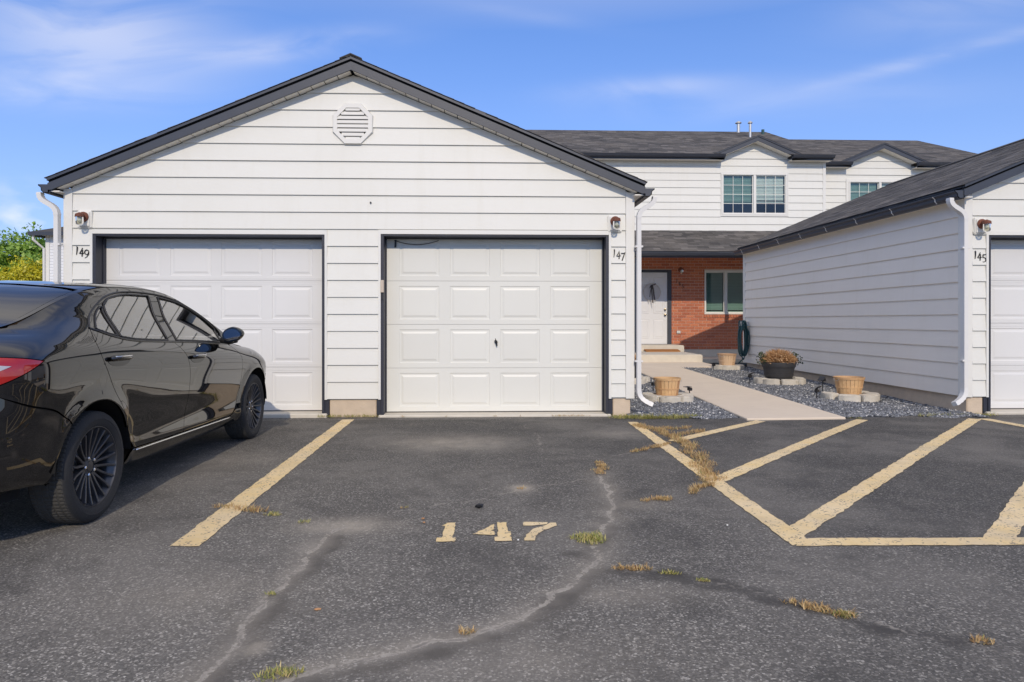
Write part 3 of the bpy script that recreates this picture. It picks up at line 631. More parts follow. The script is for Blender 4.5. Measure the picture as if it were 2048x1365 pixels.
def garage(label, Xc, doors, vent, strips, doormats, zd):
    g = thing('garage', label, 'garage', (Xc, YF, 0.0), 0, GROUP_G); g_inv = Matrix.Translation((-Xc, -YF, 0))
    parts = []
    def P(o): parts.append(o); return o
    hw = 3.393; xl, xr = Xc-hw, Xc+hw; zt = lambda x: 4.265-SL*abs(x-Xc); zs = lambda x: zt(x)-0.168
    # backing walls
    w = MB(); ed = [xl]+[q for d in doors for q in d[:2]]+[xr]; hd = max(d[2] for d in doors)
    for i in range(0, len(ed), 2): w.box(ed[i], ed[i+1], YF, YF+0.12, 0.17, hd)
    w.prism([(xl, hd), (xr, hd), (xr, zs(xr)-0.01), (Xc, zs(Xc)-0.012), (xl, zs(xl)-0.01)], 'y', YF, YF+0.12)
    w.box(xl, xl+0.12, YF+0.12, YB, 0.17, 2.66).box(xr-0.12, xr, YF+0.12, YB, 0.17, 2.66)
    w.prism([(xl, 0.17), (xr, 0.17), (xr, zs(xr)-0.01), (Xc, zs(Xc)-0.012), (xl, zs(xl)-0.01)], 'y', YB, YB+0.1)
    wall = P(w.build('wall', 'siding_paint', g))
    # front clapboards
    k_ = 10
    while True:
        z0 = Z0+PITCH*k_; z1 = z0+PITCH
        if z0 > zs(Xc)-0.03: break
        pl = [(xl+0.082, z0), (xr-0.086, z0), (xr-0.086, z1), (xl+0.082, z1)]
        pl = clip_poly(pl, SL, 1, zs(Xc)+SL*Xc-0.004); pl = clip_poly(pl, -SL, 1, zs(Xc)-SL*Xc-0.004)
        board(pl, YF, wall, zlo=z0); k_ += 1
    for (a, b, zlist) in strips:
        for z0, z1 in zip(zlist[:-1], zlist[1:]): board([(a, z0), (b, z0), (b, z1), (a, z1)], YF, wall, zlo=z0, pitch=z1-z0)
    # corner boards
    P(MB().box(xl-0.022, xl+0.080, YF-0.026, YF-0.001, 0.168, zs(xl+0.08)-0.03).build('corner_board', 'white_trim', g, bevel=0.003))
    P(MB().box(xr-0.084, xr+0.022, YF-0.026, YF-0.001, 0.168, zs(xr-0.08)-0.03).build('corner_board', 'white_trim', g, bevel=0.003))
    P(MB().box(xl-0.022, xl-0.001, YF-0.001, YF+0.09, 0.168, 2.635).build('corner_board', 'white_trim', g))
    P(MB().box(xr+0.001, xr+0.022, YF-0.001, YF+0.09, 0.168, 2.635).build('corner_board', 'white_trim', g))
    # side and rear clapboards on the left wall (the only side wall in view)
    if Xc > 3:
        for k2 in range(12):
            z0 = Z0+PITCH*k2; z1 = min(z0+PITCH, 2.64)
            if z1-z0 > 0.03: board([(YF+0.09, z0), (YB-0.02, z0), (YB-0.02, z1), (YF+0.09, z1)], 0, wall, 'siding_paint_shade_lift', side=xl, zlo=z0)
        P(MB().box(xl-0.022, xl-0.001, YB-0.02, YB+0.10, 0.168, 2.635).build('corner_board', 'white_trim', g))
    # door openings
    for i, (a, b, zh, dm, ribs) in enumerate(doors):
        P(MB().box(a-0.030, a, YF-0.027, YF+0.02, 0.168, zh+0.05).box(b, b+0.030, YF-0.027, YF+0.02, 0.168, zh+0.05).box(a, b, YF-0.027, YF+0.02, zh, zh+0.05).build('door_casing', 'white_trim', g, bevel=0.002))
        P(MB().box(a+0.001, a+0.034, YF-0.016, YF+0.198, -0.02, zh-0.001).box(a+0.034, a+0.046, YF+0.14, YF+0.196, 0.0, zh-0.035)
          .box(b-0.034, b-0.001, YF-0.016, YF+0.198, -0.02, zh-0.001).box(b-0.046, b-0.034, YF+0.14, YF+0.196, 0.0, zh-0.035)
          .box(a+0.034, b-0.034, YF-0.016, YF+0.198, zh-0.024, zh-0.001).box(a+0.046, b-0.046, YF+0.13, YF+0.196, zh-0.036, zh-0.024)
          .box(a-0.052, a+0.001, YF-0.004, YF+0.1, -0.02, 0.166).box(b-0.001, b+0.052, YF-0.004, YF+0.1, -0.02, 0.166).build('door_jamb', 'navy_wood', g, bevel=0.003))
        P(garage_door(g, a+0.034, b-0.034, zh-0.012, dm, zd[i], ribs))
        P(MB().box(a-0.03, b+0.03, YF-0.045, YF+0.6, -0.14, zd[i]-0.012).build('apron', 'concrete_step', g, bevel=0.012))
    # foundation piers
    ex = [xl]+[q for d in doors for q in d[:2]]+[xr]
    for i in range(0, len(ex), 2):
        a = ex[i]+(0.052 if i else 0.02); b = ex[i+1]-(0.052 if i+2 < len(ex) else 0.02)
        P(MB().box(a+0.004, b-0.004, YF+0.004, YF+0.5, -0.16, 0.169).build('foundation_pier', 'concrete_pier', g, bevel=0.008, seg=2))
    P(MB().box(xl+0.03, xl+0.2, YF+0.5, YB, -0.16, 0.172).build('foundation', 'concrete_pier', g))
    # roof: deck, shingles, rake fascia, soffit, gutters
    e = 3.517; ya, yb = YF-0.175, YB+0.16
    rf = P(MB().prism([(Xc-e, 2.80-0.046), (Xc-e, 2.80-0.012), (Xc, 4.265-0.012), (Xc+e, 2.80-0.012), (Xc+e, 2.80-0.046), (Xc, 4.265-0.046)], 'y', ya, yb).build('roof', 'navy_paint', g))
    sh = MB(); cs = 1/math.hypot(1, SL); Ls = e/cs
    for sgn in (-1, 1):
        shingles(sh, (Xc+sgn*(e+0.02), ya-0.012, 2.80-0.020), (0, 1, 0), (-sgn*cs, 0, SL*cs), (sgn*SL*cs, 0, cs), yb-ya+0.02, Ls+0.02)
    for i in range(int((yb-ya)/0.15)): sh.prism([(Xc-0.13, 4.265-0.13*SL+0.002), (Xc, 4.267), (Xc+0.13, 4.265-0.13*SL+0.002), (Xc+0.13, 4.265-0.13*SL+0.016), (Xc, 4.283), (Xc-0.13, 4.265-0.13*SL+0.016)], 'y', ya-0.012+i*0.15, ya-0.012+i*0.15+0.146, random.uniform(0.1, 0.7))
    tag(sh.build('shingles', 'shingle', rf), kind='stuff')
    for sgn in (-1, 1):
        for yy in (YF-0.160, yb-0.03):
            P(MB().prism([(Xc, 4.265-0.047), (Xc+sgn*e, 2.80-0.047), (Xc+sgn*e, 2.80-0.10), (Xc, 4.265-0.10)], 'y', yy+0.024, yy+0.03).build('rake_shadow_strip', 'under_black', g))  # black strip standing in for the shadow under the shingle edge
            P(MB().prism([(Xc, 4.265-0.072), (Xc+sgn*e, 2.80-0.072), (Xc+sgn*e, 2.80-0.150), (Xc+sgn*(e-0.04), 2.80-0.150), (Xc, 4.265-0.170)], 'y', yy, yy+0.022).build('rake_fascia', 'navy_paint', g))
        # sloped soffit made of short vented panels
        n_ = 22
        for i in range(n_):
            a, b = Xc+sgn*(0.02+(e-0.10)*i/n_), Xc+sgn*(0.02+(e-0.10)*(i+1)/n_-0.010)
            P(MB().add([(a, YF-0.138, zs(a)+0.004), (b, YF-0.138, zs(b)+0.004), (b, YF-0.002, zs(b)+0.004), (a, YF-0.002, zs(a)+0.004),
                        (a, YF-0.138, zs(a)+0.014), (b, YF-0.138, zs(b)+0.014), (b, YF-0.002, zs(b)+0.014), (a, YF-0.002, zs(a)+0.014)],
                       [(0,1,2,3),(4,7,6,5),(0,4,5,1),(1,5,6,2),(2,6,7,3),(3,7,4,0)]).build('soffit_panel', 'soffit_paint', g))
        P(MB().prism([(Xc+sgn*(hw+0.001), 2.632), (Xc+sgn*(e-0.03), 2.632), (Xc+sgn*(e-0.03), 2.645), (Xc+sgn*(hw+0.001), 2.645)], 'y', YF-0.135, yb-0.03).build('eave_soffit', 'soffit_paint', g))
        P(MB().prism([(Xc+sgn*(e-0.03), 2.628), (Xc+sgn*(e-0.008), 2.628), (Xc+sgn*(e-0.008), 2.738), (Xc+sgn*(e-0.03), 2.738)], 'y', YF-0.137, yb-0.03).build('eave_fascia', 'navy_paint', g))
        q = [(0, 0), (0.060, 0), (0.086, 0.028), (0.090, 0.062), (0.120, 0.086), (0.120, 0.100), (0.112, 0.100), (0.112, 0.090), (0.082, 0.064), (0.078, 0.032), (0.056, 0.008), (0.008, 0.008), (0.008, 0.10), (0, 0.10)]
        gt = MB().prism([(Xc+sgn*(e-0.006+a), 2.615+b) for a, b in q], 'y', YF-0.15, yb-0.01)
        for yy in (YF-0.15, yb-0.014): gt.prism([(Xc+sgn*(e-0.006+a), 2.615+b) for a, b in q[:6]]+[(Xc+sgn*(e-0.006), 2.715)], 'y', yy, yy+0.004)
        go = P(gt.build('gutter', 'navy_paint', g))
        if Xc > 3 and sgn < 0:
            yy = YF+0.25
            while yy < yb: MB().prism([(Xc+sgn*(e-0.004+a), 2.615+b) for a, b in ((0.062, -0.002), (0.089, 0.026), (0.093, 0.060), (0.123, 0.086), (0.120, 0.088), (0.088, 0.062), (0.084, 0.03), (0.06, 0.002))], 'y', yy, yy+0.012).build('gutter_seam', 'soffit_paint', go); yy += 0.92
    for o in parts: o.matrix_parent_inverse = g_inv
    # downspouts
    if Xc < 3:
        d1 = downspout(g, xr+0.062, 1, 2.63, kick=(0.16, -0.06)); d2 = downspout(g, xl-0.062, -1, 2.63, kick=(-0.16, -0.06)); P(d1); P(d2)
    else: P(downspout(g, xl-0.062, -1, 2.63, kick=(-0.17, -0.06)))
    for o in parts: o.matrix_parent_inverse = g_inv
    if vent:
        vx, vz = vent; rad = 0.262
        oc = lambda r: [(vx+r*math.cos(R(22.5+45*i)), vz+r*1.03*math.sin(R(22.5+45*i))) for i in range(8)]
        a, b, c2 = oc(rad), oc(rad-0.062), oc(rad-0.012); v = MB(); yy = YF-0.045
        vs_ = [(p[0], yy, p[1]) for p in c2]+[(p[0], yy, p[1]) for p in b]+[(p[0], YF-0.018, p[1]) for p in a]+[(p[0], YF-0.012, p[1]) for p in b]
        fs_ = [(i, (i+1) % 8, 8+(i+1) % 8, 8+i) for i in range(8)]+[(16+i, 16+(i+1) % 8, (i+1) % 8, i) for i in range(8)]+[(8+i, 8+(i+1) % 8, 24+(i+1) % 8, 24+i) for i in range(8)]
        vo = v.add(vs_, fs_).build('gable_vent', 'white_trim', g)
        bk = MB().add([(p[0], YF-0.0145, p[1]) for p in b], [tuple(range(8))]).build('vent_back', 'dark_void', vo)
        for i in range(8):
            zc = vz-0.178+i*0.0505; rr_ = rad-0.062; hwid = rr_*0.924 if abs(zc-vz) < rr_*0.383 else max(0.06, rr_*0.924-(abs(zc-vz)-rr_*0.383))
            MB().add([(vx-hwid, yy+0.004, zc-0.020), (vx+hwid, yy+0.004, zc-0.020), (vx+hwid, YF-0.020, zc+0.020), (vx-hwid, YF-0.020, zc+0.020), (vx-hwid, yy+0.004, zc+0.002), (vx+hwid, yy+0.004, zc+0.002), (vx+hwid, YF-0.020, zc+0.029), (vx-hwid, YF-0.020, zc+0.029)],
                     [(0,1,2,3),(4,7,6,5),(0,4,5,1),(1,5,6,2),(2,6,7,3),(3,7,4,0)]).build('slat', 'white_trim', vo)
        vo.matrix_parent_inverse = g_inv
    return g
rows = [Z0+PITCH*i for i in range(11)]
zrow = lambda ys, px: [1.12+(642-y)/1365*px for y in ys]
rstrip = zrow([794.6,767,738.8,710.6,679.7,660,627.6,594,560.5,527,494], 8.353)+[Z0+PITCH*10]
gA = garage('white double garage with gable vent and the numbers 149 and 147 beside its doors', -1.517,
            [(-4.594, -1.856, 2.156, 'door_white_cool', True), (-1.185, 1.583, 2.166, 'door_white_warm', False)], (-1.518, 3.49),
            [(-4.830, -4.625, rows), (-1.826, -1.216, rows), (1.614, 1.790, rstrip)], None, (0.016, -0.006))
gB = garage('white garage on the right edge, its long clapboard side wall in shade', 9.443,
            [(6.335, 9.08, 2.186, 'door_white_cool', True), (9.76, 12.55, 2.186, 'door_white_cool', True)], None,
            [(6.133, 6.304, rows), (9.12, 9.72, rows), (12.58, 12.75, rows)], None, (0.002, 0.002))
# lock handle on the right-hand door of the left garage
dr = sub(gA, 'garage_door')[1]
lk = MB().box(0.196, 0.226, 8.475, 8.50, 0.845, 0.875).tube([(0.205, 8.47, 0.885), (0.212, 8.462, 0.862), (0.220, 8.47, 0.825), (0.224, 8.47, 0.805)], [0.006, 0.012, 0.010, 0.006], 8)
lk.tube([(0.19, 8.47, 0.87), (0.232, 8.468, 0.852)], 0.007, 6).tube([(0.203, 8.47, 0.90), (0.207, 8.465, 0.885)], 0.004, 6)
lk.build('lock_handle', 'black_plastic', dr)
MB().lathe([(0.001, 8.268), (0.010, 8.268), (0.010, 8.30)], 12, (-1.305, 0, 2.545), 'y').build('screw_head', 'black_iron', gA).matrix_parent_inverse = Matrix.Translation(-Vector(gA.location))
# beige keypad on the left jamb of that door
o = thing('garage_keypad', 'small beige keypad on the left jamb of garage door 147', 'keypad', (-1.166, 8.284, 1.46))
MB().prism([(0, 0), (-0.032, 0.0), (-0.026, 0.15), (0, 0.15)], 'x', -0.020, 0.020).build('cover', 'beige_plastic', o, bevel=0.004)
MB().box(-0.014, 0.014, -0.010, 0.0, -0.085, -0.002).build('cable_box', 'black_plastic', o)
# loose cable hanging behind the header of door 147
cab = MB().tube([(-1.05+0.55*t, 8.485, 2.115-0.20*t*(1-t)) for t in [i/14 for i in range(15)]], 0.004, 6).tube([(-1.03, 8.488, 2.12), (-1.035, 8.484, 2.03)], 0.012, 6).build('cable', 'black_plastic')
tag(cab, 'loose black cable sagging across the top of garage door 147', 'cable')

# ------------------------------------------------------------------ townhouses
def window(parent, x0, x1, z0, z1, Y, grid, blind_to, glass='window_glass', tall_blind=True):
    """two-sash slider: frame, panes, muntins, blind and a dark room behind"""
    w = MB(); f = 0.045
    w.box(x0, x1, Y-0.035, Y+0.05, z0, z0+f).box(x0, x1, Y-0.035, Y+0.05, z1-f, z1).box(x0, x0+f, Y-0.035, Y+0.05, z0+f, z1-f).box(x1-f, x1, Y-0.035, Y+0.05, z0+f, z1-f)
    xm = (x0+x1)/2; w.box(xm-0.032, xm+0.032, Y-0.03, Y+0.05, z0+f, z1-f)
    wo_ = w.build('window', 'white_trim', parent, bevel=0.003)
    for i, (a, b, yy) in enumerate(((x0+f, xm-0.032, Y+0.032), (xm+0.032, x1-f, Y+0.006))):
        s_ = 0.022; za, zb_ = z0+f, z1-f
        MB().box(a, b, yy-0.012, yy+0.012, za, za+s_).box(a, b, yy-0.012, yy+0.012, zb_-s_, zb_).box(a, a+s_, yy-0.012, yy+0.012, za+s_, zb_-s_).box(b-s_, b, yy-0.012, yy+0.012, za+s_, zb_-s_).build('sash', 'white_trim', wo_)
        MB().add([(a+s_, yy, za+s_), (b-s_, yy, za+s_), (b-s_, yy, zb_-s_), (a+s_, yy, zb_-s_)], [(0,1,2,3)]).build('pane', 'window_glass_tinted' if i == 0 else glass, wo_, fix=False)
        if grid:
            m_ = MB()
            for c_ in range(1, grid[0]): xx = a+s_+(b-a-2*s_)*c_/grid[0]; m_.box(xx-0.006, xx+0.006, yy-0.012, yy-0.004, za+s_, zb_-s_)
            for r_ in range(1, grid[1]): zz = za+s_+(zb_-za-2*s_)*r_/grid[1]; m_.box(a+s_, b-s_, yy-0.0125, yy-0.0035, zz-0.006, zz+0.006)
            m_.build('muntin', 'white_trim', wo_)
        bl = MB(); zz = zb_-0.03
        while zz > blind_to[i]: bl.add([(a+0.02, Y+0.085, zz), (b-0.02, Y+0.085, zz), (b-0.02, Y+0.100, zz+0.040), (a+0.02, Y+0.100, zz+0.040)], [(0,1,2,3)]); zz -= 0.042
        bl.box(a+0.02, b-0.02, Y+0.075, Y+0.105, blind_to[i]-0.03, blind_to[i]).build('blind', 'blind_white', wo_)
    d = 1.2
    MB().add([(x0, Y+0.055, z0), (x1, Y+0.055, z0), (x1, Y+0.055, z1), (x0, Y+0.055, z1), (x0-.2, Y+d, z0-.2), (x1+.2, Y+d, z0-.2), (x1+.2, Y+d, z1+.2), (x0-.2, Y+d, z1+.2)], [(4,5,6,7),(0,1,5,4),(1,2,6,5),(2,3,7,6),(3,0,4,7)]).build('room', 'room_dark', wo_, fix=False)
    return wo_
def slope_roof(parent, x0, x1, yE, zE, yR, zR, cut=None, soff=True, name='roof'):
    n = Vector((0, -(zR-zE), (yR-yE))).normalized(); L = math.hypot(zR-zE, yR-yE); up = Vector((0, yR-yE, zR-zE)).normalized()
    r_ = MB(); rise = (zR-zE)/(yR-yE)
    for a, b, ys in ([(x0, x1, yE)] if not cut else [(x0, cut[0], yE), (cut[0], cut[1], cut[2]), (cut[1], x1, yE)]):
        zs_ = zE+(ys-yE)*rise; r_.prism([(ys, zs_-0.07), (ys, zs_-0.02), (yR, zR-0.02), (yR, zR-0.07)], 'x', a, b)
    r_ = r_.build(name, 'navy_paint', parent)
    kp = (lambda s_, t_: not (cut[0] < x0+s_ < cut[1] and t_ < math.hypot(cut[2]-yE, (cut[2]-yE)*rise))) if cut else None
    sh = MB(); shingles(sh, (x0-0.01, yE-0.02, zE-0.02), (1, 0, 0), up, n, x1-x0+0.02, L+0.02, keep=kp)
    tag(sh.build('shingles', 'shingle', r_), kind='stuff'); return r_
def dormer(parent, wall, xc, half_wall, zpk, Y, yfr, zbase, rows_z, back=1.4):
    """wall gable breaking the eave line"""
    tip = 1.40; zt = lambda x: zpk-0.42*abs(x-xc)
    r_ = MB().prism([(xc-tip, zt(xc-tip)-0.05), (xc-tip, zt(xc-tip)-0.012), (xc, zpk-0.012), (xc+tip, zt(xc+tip)-0.012), (xc+tip, zt(xc+tip)-0.05), (xc, zpk-0.05)], 'y', yfr-0.02, Y+back).build('dormer_roof', 'navy_paint', parent)
    sh = MB(); cs = 1/math.hypot(1, .42)
    for sg in (-1, 1): shingles(sh, (xc+sg*tip, yfr-0.03, zpk-0.42*tip-0.012), (0, 1, 0), (-sg*cs, 0, .42*cs), (sg*.42*cs, 0, cs), Y+back-yfr+0.03, tip/cs)
    tag(sh.build('shingles', 'shingle', r_), kind='stuff')
    for sg in (-1, 1):
        MB().prism([(xc, zpk-0.055), (xc+sg*tip, zt(xc+tip)-0.055), (xc+sg*tip, zt(xc+tip)-0.10), (xc+sg*(half_wall+0.01), zbase-0.12), (xc+sg*(half_wall+0.01), zt(xc+half_wall)-0.17), (xc, zpk-0.17)], 'y', yfr, yfr+0.022).build('rake_fascia', 'navy_paint', parent)
        MB().add([(xc, yfr+0.023, zpk-0.160), (xc+sg*half_wall, yfr+0.023, zt(xc+half_wall)-0.160), (xc+sg*half_wall, Y, zt(xc+half_wall)-0.160), (xc, Y, zpk-0.160), (xc, yfr+0.023, zpk-0.172), (xc+sg*half_wall, yfr+0.023, zt(xc+half_wall)-0.172), (xc+sg*half_wall, Y, zt(xc+half_wall)-0.172), (xc, Y, zpk-0.172)],
                 [(0,1,2,3),(4,7,6,5),(0,4,5,1),(1,5,6,2),(2,6,7,3),(3,7,4,0)]).build('soffit_panel', 'soffit_paint', parent)
    for z0, z1 in zip(rows_z[:-1], rows_z[1:]):
        pl = [(xc-half_wall, z0), (xc+half_wall, z0), (xc+half_wall, z1), (xc-half_wall, z1)]
        pl = clip_poly(pl, 0.42, 1, zpk-0.176+0.42*xc); pl = clip_poly(pl, -0.42, 1, zpk-0.176-0.42*xc)
        board(pl, Y, wall, zlo=z0)
    MB().prism([(xc-half_wall, rows_z[0]), (xc+half_wall, rows_z[0]), (xc+half_wall, zt(xc+half_wall)-0.175), (xc, zpk-0.175), (xc-half_wall, zt(xc-half_wall)-0.175)], 'y', Y+0.002, Y+0.1).build('gable_wall', 'siding_paint', parent)
def eave(parent, x0, x1, Y, yfr, z):
    MB().box(x0, x1, yfr, yfr+0.022, z-0.015, z+0.14).build('eave_fascia', 'navy_paint', parent)
    MB().prism([(yfr-0.002, z+0.03), (yfr-0.06, z+0.03), (yfr-0.09, z+0.06), (yfr-0.12, z+0.12), (yfr-0.002, z+0.12)], 'x', x0, x1).build('gutter', 'navy_paint', parent)
    MB().box(x0, x1, yfr+0.022, Y, z, z+0.012).build('eave_soffit', 'soffit_paint', parent)
t1 = thing('townhouse', 'white two-storey townhouse with brick entry, front door and porch roof', 'house', (5.4, 19.2, 0), 0, 'townhouses behind the garages')
YT = 19.2
wall = MB()
wx0, wx1, wz0, wz1 = 6.898, 8.790, 4.132, 5.318
for b in ((1.0, wx0, 2.96, 5.74), (wx1, 9.893, 2.96, 5.74), (wx0, wx1, 2.96, wz0), (wx0, wx1, wz1, 5.74)): wall.box(b[0], b[1], YT+0.002, YT+0.15, b[2], b[3])
wall.box(9.75, 9.893, YT+0.15, YT+1.0, 0.2, 5.74)
wall = wall.build('wall', 'siding_paint', t1)
P2 = 0.2075; ur = [3.658+P2*i for i in range(11)]
for z0, z1 in zip(ur[:-1], ur[1:]):
    segs = [(1.0, 9.82)] if (z1 <= wz0-0.02 or z0 >= wz1-0.03) else [(1.0, wx0-0.035), (wx1+0.035, 9.82)]
    for a, b in segs: board([(a, z0), (b, z0), (b, min(z1, 5.70)), (a, min(z1, 5.70))], YT, wall, zlo=z0, pitch=P2)
MB().box(9.822, 9.905, YT-0.024, YT+0.9, 3.4, 5.70).build('corner_board', 'white_trim', t1)
MB().box(wx0-0.034, wx0, YT-0.028, YT, wz0-0.04, wz1+0.04).box(wx1, wx1+0.034, YT-0.028, YT, wz0-0.04, wz1+0.04).box(wx0, wx1, YT-0.028, YT, wz1, wz1+0.04).box(wx0, wx1, YT-0.028, YT, wz0-0.04, wz0).build('window_casing', 'white_trim', t1)
window(t1, wx0, wx1, wz0, wz1, YT, (3, 4), (4.50, 4.53))
dormer(t1, wall, 7.84, 0.955, 6.345, YT, YT-0.29, 5.75, [5.733+P2*i for i in range(3)])
for a, b in ((1.0, 6.885), (8.80, 9.99)): eave(t1, a, b, YT, YT-0.29, 5.655)
rf = slope_roof(t1, 0.6, 9.99, YT-0.33, 5.81, 23.5, 7.72, cut=(6.88, 8.80, YT+0.10))
MB().prism([(YT-0.33, 5.74), (23.5, 7.65), (28.1, 5.74)], 'x', 9.93, 9.95).build('gable_wall', 'siding_paint', t1)
MB().prism([(YT-0.33, 5.80), (23.5, 7.71), (28.1, 5.80), (28.1, 5.68), (23.5, 7.58), (YT-0.33, 5.68)], 'x', 9.955, 9.985).build('rake_fascia', 'navy_paint', t1)
MB().prism([(23.5, 7.64), (28.1, 5.73), (28.1, 5.78), (23.5, 7.70)], 'x', 0.6, 9.99).build('rear_roof', 'shingle', t1)
for (px, py, pz0, pz1, r0, cap) in ((8.98, 23.35, 7.3, 7.96, 0.055, True), (8.93, 22.2, 7.0, 7.63, 0.04, True)):
    v = MB().lathe([(r0, pz0), (r0, pz1)], 14, (px, py, 0)).lathe([(r0*1.15, pz1-0.02), (r0*2.0, pz1+0.0), (r0*1.9, pz1+0.02), (r0*0.4, pz1+0.075), (0.001, pz1+0.08)], 14, (px, py, 0)).build('vent_pipe', 'galvanised', rf, smooth=R(40))
MB().lathe([(0.05, 7.0), (0.05, 7.62), (0.001, 7.62)], 12, (9.65, 22.9, 0)).build('vent_pipe', 'hose_green', rf, smooth=R(40))
# brick entry wall: every brick its own piece on a mortar backing
DX0, DX1, DZ0, DZ1 = 4.40, 5.462, 0.44, 2.568; BX0, BX1, BZ0, BZ1 = 6.408, 7.64, 1.305, 2.556
bw = MB()
for b in ((4.0, DX0, 0.30, 2.95), (DX0, DX1, DZ1, 2.95), (DX1, BX0, 0.30, 2.95), (BX0, BX1, 0.30, BZ0), (BX0, BX1, BZ1, 2.95), (BX1, 8.6, 0.30, 2.95)): bw.box(b[0], b[1], YT+0.010, YT+0.20, b[2], b[3])
bw = bw.build('brick_wall', 'mortar', t1)
CH, CL, J = 0.0815, 0.238, 0.011; bmesh_cache = {}
def brick(x0, x1, z0, z1, dy=0.0):
    key = (round(x1-x0, 3), round(z1-z0, 3))
    if key not in bmesh_cache:
        o = MB().box(-key[0]/2, key[0]/2, -0.001, 0.02, -key[1]/2, key[1]/2).build('brick', 'brick', bw, bevel=0.003); bmesh_cache[key] = o.data
    else: o = mesh_obj('brick', bmesh_cache[key], None, bw)
    o.location = ((x0+x1)/2, YT-0.001+dy+random.uniform(-0.0015, 0.0015), (z0+z1)/2)
nrow = 32
for r_ in range(nrow):
    z0 = 0.312+r_*CH; z1 = z0+CH-J; x = 4.1-(CL/2 if r_ % 2 else 0)
    while x < 8.0:
        a, b = x, x+CL-J; x += CL
        holes = []
        if z0 < DZ1-0.02: holes.append((DX0, DX1))
        if BZ0-0.10 < (z0+z1)/2 < BZ1: holes.append((BX0, BX1))
        segs = [(a, b)]
        for h0, h1 in holes:
            ns = []
            for s0, s1 in segs:
                if s1 <= h0 or s0 >= h1: ns.append((s0, s1))
                else:
                    if s0 < h0: ns.append((s0, h0-0.002))
                    if s1 > h1: ns.append((h1+0.002, s1))
            segs = ns
        for s0, s1 in segs:
            if s1-s0 > 0.03 and s1 > 4.45 and s0 < 7.75: brick(s0, s1, z0, z1)
x = BX0-0.01
while x < 7.68: brick(x, x+0.066, 1.210, 1.296, -0.022); x += 0.0765
MB().box(4.0, 8.6, YT-0.02, YT+0.2, -0.1, 0.305).build('foundation', 'concrete_step', t1)
window(t1, BX0, BX1, BZ0, BZ1, YT+0.03, None, (1.40, 1.40), 'window_glass_tinted')
# front door
fd = MB().box(4.435, 5.347, YT+0.04, YT+0.085, 0.462, 2.492).build('front_door', 'front_door_white', t1)
MB().box(DX0+0.0, 4.432, YT-0.012, YT+0.09, DZ0, DZ1).box(5.350, DX1-0.002, YT-0.012, YT+0.09, DZ0, DZ1).box(4.432, 5.350, YT-0.012, YT+0.09, 2.495, DZ1).build('door_frame', 'navy_paint', t1)
for (a, b) in ((4.52, 4.83), (4.95, 5.26)):
    for (c_, d_) in ((0.62, 1.17), (1.33, 1.98), (2.10, 2.36)):
        p = MB(); rings = [(0.0, 0.0), (0.012, 0.010), (0.03, 0.010), (0.05, -0.003)]; vs_ = []
        for ins, dy in rings: vs_ += [(a+ins, YT+0.039+dy*0.7, c_+ins), (b-ins, YT+0.039+dy*0.7, c_+ins), (b-ins, YT+0.039+dy*0.7, d_-ins), (a+ins, YT+0.039+dy*0.7, d_-ins)]
        vs_ = [(x_, y_-0.008, z_) for x_, y_, z_ in vs_]
        p.add(vs_, [(i*4+j, i*4+(j+1) % 4, i*4+4+(j+1) % 4, i*4+4+j) for i in range(3) for j in range(4)]+[(12, 13, 14, 15)]).box(a+0.001, b-0.001, YT+0.037, YT+0.041, c_+0.001, d_-0.001).build('raised_panel', 'front_door_white', fd)
for zz, rr in ((1.44, 0.026), (1.29, 0.030)): MB().lathe([(0.034, 0.0), (0.034, -0.008), (0.012, -0.012), (0.012, -0.035), (rr, -0.045), (rr, -0.062), (0.001, -0.07)], 14, (5.285, YT+0.039, zz), 'y').build('knob', 'brass', fd, smooth=R(40))
# steps
MB().box(4.25, 5.56, 18.32, YT-0.021, 0.26, 0.452).build('upper_step', 'concrete_step', t1, bevel=0.015, seg=2)
MB().box(3.70, 5.46, 16.48, 18.9, 0.0, 0.292).build('lower_step', 'concrete_step', t1, bevel=0.02, seg=2)
MB().box(5.461, 8.0, 17.9, YT-0.021, 0.0, 0.10).build('footing', 'concrete_step', t1)
# porch roof, posts
slope_roof(t1, 1.6, 8.6, 17.4, 2.93, 19.21, 3.70, name='porch_roof')
MB().box(1.6, 8.6, 17.44, 17.47, 2.75, 2.865).build('porch_fascia', 'navy_paint', t1)
MB().prism([(17.438, 2.78), (17.38, 2.78), (17.35, 2.81), (17.32, 2.87), (17.438, 2.87)], 'x', 1.6, 8.6).build('gutter', 'navy_paint', t1)
MB().box(1.6, 8.6, 17.471, YT-0.003, 2.935, 2.948).build('porch_soffit', 'soffit_paint', t1)
for px in (4.10, 7.13): MB().box(px-0.055, px+0.055, 17.50, 17.61, 0.20, 2.754).build('post', 'navy_wood', t1, bevel=0.006)

t2 = thing('townhouse', 'white townhouse set back at the right, its window half hidden by the garage roof', 'house', (13.2, 20.1, 0), 0, 'townhouses behind the garages')
Y2 = 20.1; vx0, vx1, vz0, vz1 = 11.074, 12.988, 4.135, 5.32
wall2 = MB()
for b in ((9.8, vx0, 0.2, 5.76), (vx1, 16.3, 0.2, 5.76), (vx0, vx1, 0.2, vz0), (vx0, vx1, vz1, 5.76)): wall2.box(b[0], b[1], Y2+0.002, Y2+0.15, b[2], b[3])
wall2 = wall2.build('wall', 'siding_paint', t2); ur2 = [3.42+P2*i for i in range(12)]
for z0, z1 in zip(ur2[:-1], ur2[1:]):
    segs = [(9.91, 16.3)] if (z1 <= vz0-0.02 or z0 >= vz1-0.02) else [(9.91, vx0-0.09), (vx1+0.09, 16.3)]
    for a, b in segs: board([(a, z0), (b, z0), (b, min(z1, 5.72)), (a, min(z1, 5.72))], Y2, wall2, zlo=z0, pitch=P2)
